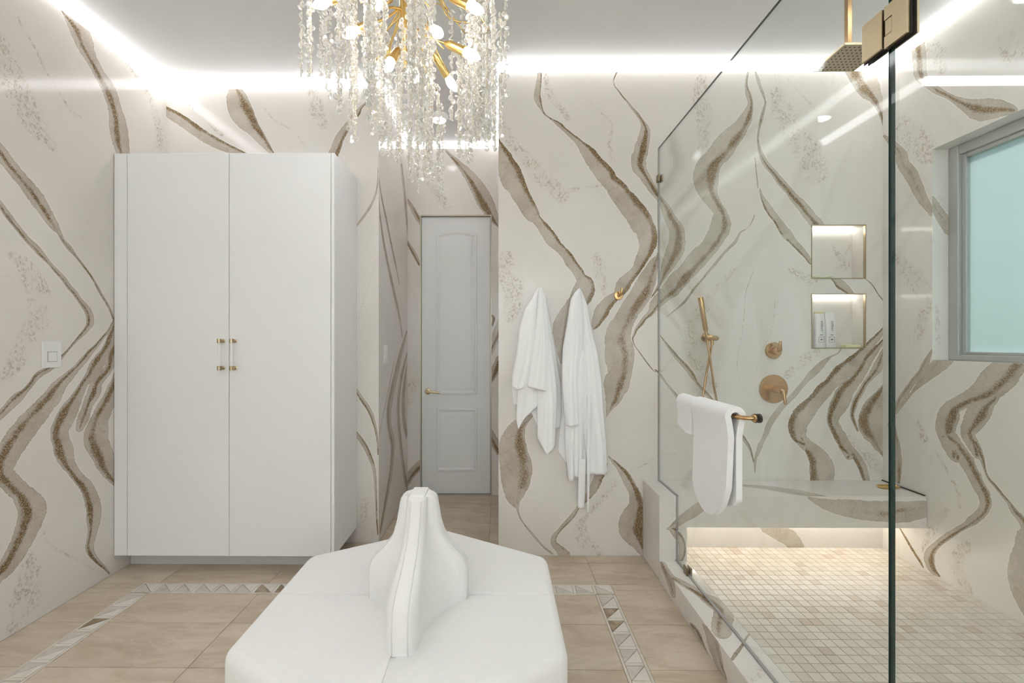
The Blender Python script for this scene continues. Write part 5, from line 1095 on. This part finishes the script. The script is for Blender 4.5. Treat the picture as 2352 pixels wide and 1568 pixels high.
# ------------------------------------------------------------------ switches
sw = empty('light_switch', (XL, 2.15, 1.21), 'white rocker light switch on the veined wall left of the cabinet', 'light switch')
b = BM(); box(b, XL, XL+.007, 2.106, 2.197, 1.212, 1.342, .002, 2); obj('cover_plate', b, PLASTIC, sw)
b = BM(); box(b, XL+.0068, XL+.0095, 2.131, 2.174, 1.243, 1.290, .001, 1); obj('rocker', b, PLASTIC, sw)
b = BM(); box(b, XL+.0066, XL+.0073, 2.1285, 2.1765, 1.2405, 1.2925); obj('rocker_gap', b, simple('switch_shadow_gap', (.35, .35, .33), .6), sw)
sw = empty('light_switch', (XCL, 3.07, 1.187), 'narrow white light switch on the corridor side wall near the panelled door', 'light switch')
b = BM(); box(b, XCL, XCL+.007, 3.022, 3.108, 1.190, 1.320, .002, 2); obj('cover_plate', b, PLASTIC, sw)
b = BM(); box(b, XCL+.0068, XCL+.011, 3.048, 3.082, 1.222, 1.288, .001, 1); obj('rocker', b, PLASTIC, sw)

# ------------------------------------------------------------------ chandelier
CC = Vector((-.315, 1.447))
ch = empty('crystal_chandelier', (CC.x, CC.y, 1.87), 'gold branch chandelier hung with strands of clear glass discs and lit bulbs', 'chandelier')
rc = random.Random(21)
b = BM(); lathe(b, [(.07, ZC-.001), (.07, ZC-.02), (.05, ZC-.03), (.010, ZC-.035)], (CC.x, CC.y, 0)); obj('canopy', b, GOLD, ch, True, sharp=40)
b = BM(); lathe(b, [(.008, ZC-.03), (.008, 2.72)], (CC.x, CC.y, 0), 'z', 10); obj('stem', b, GOLD, ch, True, sharp=60)
b = BM(); lathe(b, [(.012, 2.74), (.03, 2.70), (.034, 2.62), (.022, 2.52), (.016, 2.40), (.012, 2.30), (.004, 2.25)], (CC.x, CC.y, 0), 'z', 14); obj('hub', b, GOLD, ch, True, sharp=60)
tips = []
for i in range(16):
    a = 2*math.pi*i/16+rc.uniform(-.15, .15); R1 = rc.uniform(.27, .345); z_a = rc.uniform(2.42, 2.64); z_t = z_a-rc.uniform(-.02, .14)
    def pt(r, zz, da=0): return Vector((CC.x+r*math.cos(a+da), CC.y+r*math.sin(a+da), zz))
    wv = rc.uniform(-.25, .25)
    P = smooth_pts([pt(.015, z_a+.05), pt(R1*.35, z_a+.06, wv*.5), pt(R1*.7, z_a+.01, -wv*.4), pt(R1, z_t, wv)], 6)
    b = BM(); tube(b, P, [.006-.0035*k/(len(P)-1) for k in range(len(P))], 6); bo = obj('branch', b, GOLD, ch, True)
    for s_ in range(3):
        k = rc.randrange(6, len(P)-2); p0 = Vector(P[k]); d = Vector((rc.uniform(-1, 1), rc.uniform(-1, 1), rc.uniform(-.9, .1)))*.07
        b = BM(); tube(b, smooth_pts([p0, p0+d*.5+Vector((0, 0, .012)), p0+d], 4), .0022, 5); obj('twig', b, GOLD, bo, True)
for i in range(9):
    a = rc.uniform(0, 2*math.pi); z_a = rc.uniform(2.30, 2.42); R1 = rc.uniform(.10, .22)
    P = smooth_pts([(CC.x, CC.y, z_a+.06), (CC.x+R1*.5*math.cos(a), CC.y+R1*.5*math.sin(a), z_a+.03), (CC.x+R1*math.cos(a+.3), CC.y+R1*math.sin(a+.3), z_a-.08)], 5)
    b = BM(); tube(b, P, [.005-.003*k/(len(P)-1) for k in range(len(P))], 6); obj('branch', b, GOLD, ch, True)
# bulbs on tilted candle sleeves
bulbs = [(-.56, 1.36, 2.40), (-.075, 1.38, 2.395), (-.085, 1.36, 2.235), (-.46, 1.33, 2.285), (-.37, 1.30, 2.35), (-.345, 1.34, 2.190), (-.265, 1.36, 2.17), (-.19, 1.33, 2.285), (-.30, 1.25, 2.42), (-.45, 1.62, 2.32), (-.18, 1.62, 2.30), (-.32, 1.70, 2.42)]
for p in bulbs:
    p = Vector(p); d = Vector((p.x-CC.x, p.y-CC.y, -.16)).normalized(); q = p-d*.095; r0 = p-d*.03
    b = BM(); tube(b, [q-d*.02, q, r0], [.006, .0135, .0150], 12); sk = obj('candle_sleeve', b, GOLD, ch, True, sharp=50)
    b = BM(); tube(b, smooth_pts([Vector((CC.x, CC.y, min(2.68, q.z+.12))), Vector(((CC.x+q.x)/2, (CC.y+q.y)/2, q.z+.05)), q], 4), .004, 6); obj('arm', b, GOLD, sk, True)
    b = BM(); tube(b, [r0+d*t_ for t_ in (0, .008, .02, .032, .044, .054, .060)], [.009, .0125, .0165, .0165, .0125, .007, .002], 14); obj('bulb', b, BULB, sk, True)
# glass disc strands
b = BM(); DR = .0092
for rr, h_ in ((1, 0),):
    n = 10; e = [b.verts.new((DR*math.cos(2*math.pi*k/n), 0, DR*math.sin(2*math.pi*k/n))) for k in range(n)]
    for s_ in (-1, 1):
        i_ = [b.verts.new((DR*.66*math.cos(2*math.pi*(k+.5)/n), s_*.0028, DR*.66*math.sin(2*math.pi*(k+.5)/n))) for k in range(n)]
        b.faces.new(i_ if s_ > 0 else i_[::-1])
        for k in range(n):
            for q in ((e[k], e[(k+1) % n], i_[k]), (e[(k+1) % n], i_[(k+1) % n], i_[k])): b.faces.new(q).material_index = 1
bmesh.ops.recalc_face_normals(b, faces=b.faces[:]); dm = bpy.data.meshes.new('glass_disc'); b.to_mesh(dm); b.free(); dm.materials.append(CRYSTAL); dm.materials.append(CRYSTAL_RIM)
dco = np.empty(len(dm.vertices)*3); dm.vertices.foreach_get('co', dco); dco = dco.reshape(-1, 3); dpoly = [(tuple(p.vertices), p.material_index) for p in dm.polygons]
ENV = [(-.68, 2.22), (-.64, 2.20), (-.60, 2.19), (-.57, 2.06), (-.53, 2.02), (-.48, 1.97), (-.44, 2.0), (-.39, 1.97), (-.35, 1.95), (-.317, 1.87), (-.27, 1.90), (-.22, 1.91), (-.17, 2.02), (-.13, 1.93), (-.10, 2.04), (-.05, 1.99), (.0, 1.98), (.02, 2.15), (.05, 2.2)]
envf = pw([(a, c) for a, c in ENV])
strands = []
clusters = [(rc.uniform(0, 2*math.pi), math.sqrt(rc.uniform(.03, 1))*.335) for _ in range(34)]
for i, (a, r) in enumerate(clusters):
    for k in range(rc.choice((3, 3, 4))):
        x = CC.x+r*math.cos(a)+rc.gauss(0, .014); y = CC.y+r*math.sin(a)*1.0+rc.gauss(0, .014)
        sx = CC.x+(x-CC.x)*1.447/y*1.0
        zb_ = envf(sx)+rc.choice((0, .02, .04, .08, .14))+(.10 if r > .27 else 0)*rc.random()
        # nearer strands keep the same hanging height
        strands.append((x, y, zb_, min(2.70, zb_+rc.uniform(.30, .52))))
for x, y in ((-.650, 1.42), (-.632, 1.43), (-.610, 1.40), (-.600, 1.50), (.018, 1.43), (.004, 1.46), (-.02, 1.39)):
    z_ = envf(x)+rc.uniform(0, .03); strands.append((x, y, z_, z_+.42))
strands.sort(key=lambda s: s[1]); used = 0
for x, y, zb_, zt_ in strands:
    b = BM(); tube(b, [(x, y, zb_), (x+.001, y, (zb_+zt_)/2), (x, y, zt_)], .0006, 4)
    M4 = []; z_ = zb_; k = 0
    while z_ < min(zt_, 2.56):
        an = rc.uniform(0, math.pi); sg = 1 if k % 2 else -1
        M4.append(Matrix.Translation((x+sg*.0048*math.cos(an), y+sg*.0048*math.sin(an), z_)) @ Matrix.Rotation(an, 4, 'Z') @ Matrix.Rotation(rc.gauss(0, .35), 4, 'X'))
        z_ += rc.uniform(.0140, .0175); k += 1
    single = used < 300
    if not single:
        for m_ in M4:
            R3 = np.array(m_); co = dco @ R3[:3, :3].T+R3[:3, 3]; vs = [b.verts.new(p) for p in co]
            for f, mi in dpoly:
                fc = b.faces.new([vs[q] for q in f]); fc.material_index = 1+mi
    so = obj('crystal_strand', b, [GOLD, CRYSTAL, CRYSTAL_RIM], ch)
    if single:
        base = wloc(so)
        for m_ in M4:
            o = bpy.data.objects.new('glass_disc', dm); COL.objects.link(o); o.parent = so; o.matrix_local = Matrix.Translation(-base) @ m_; used += 1
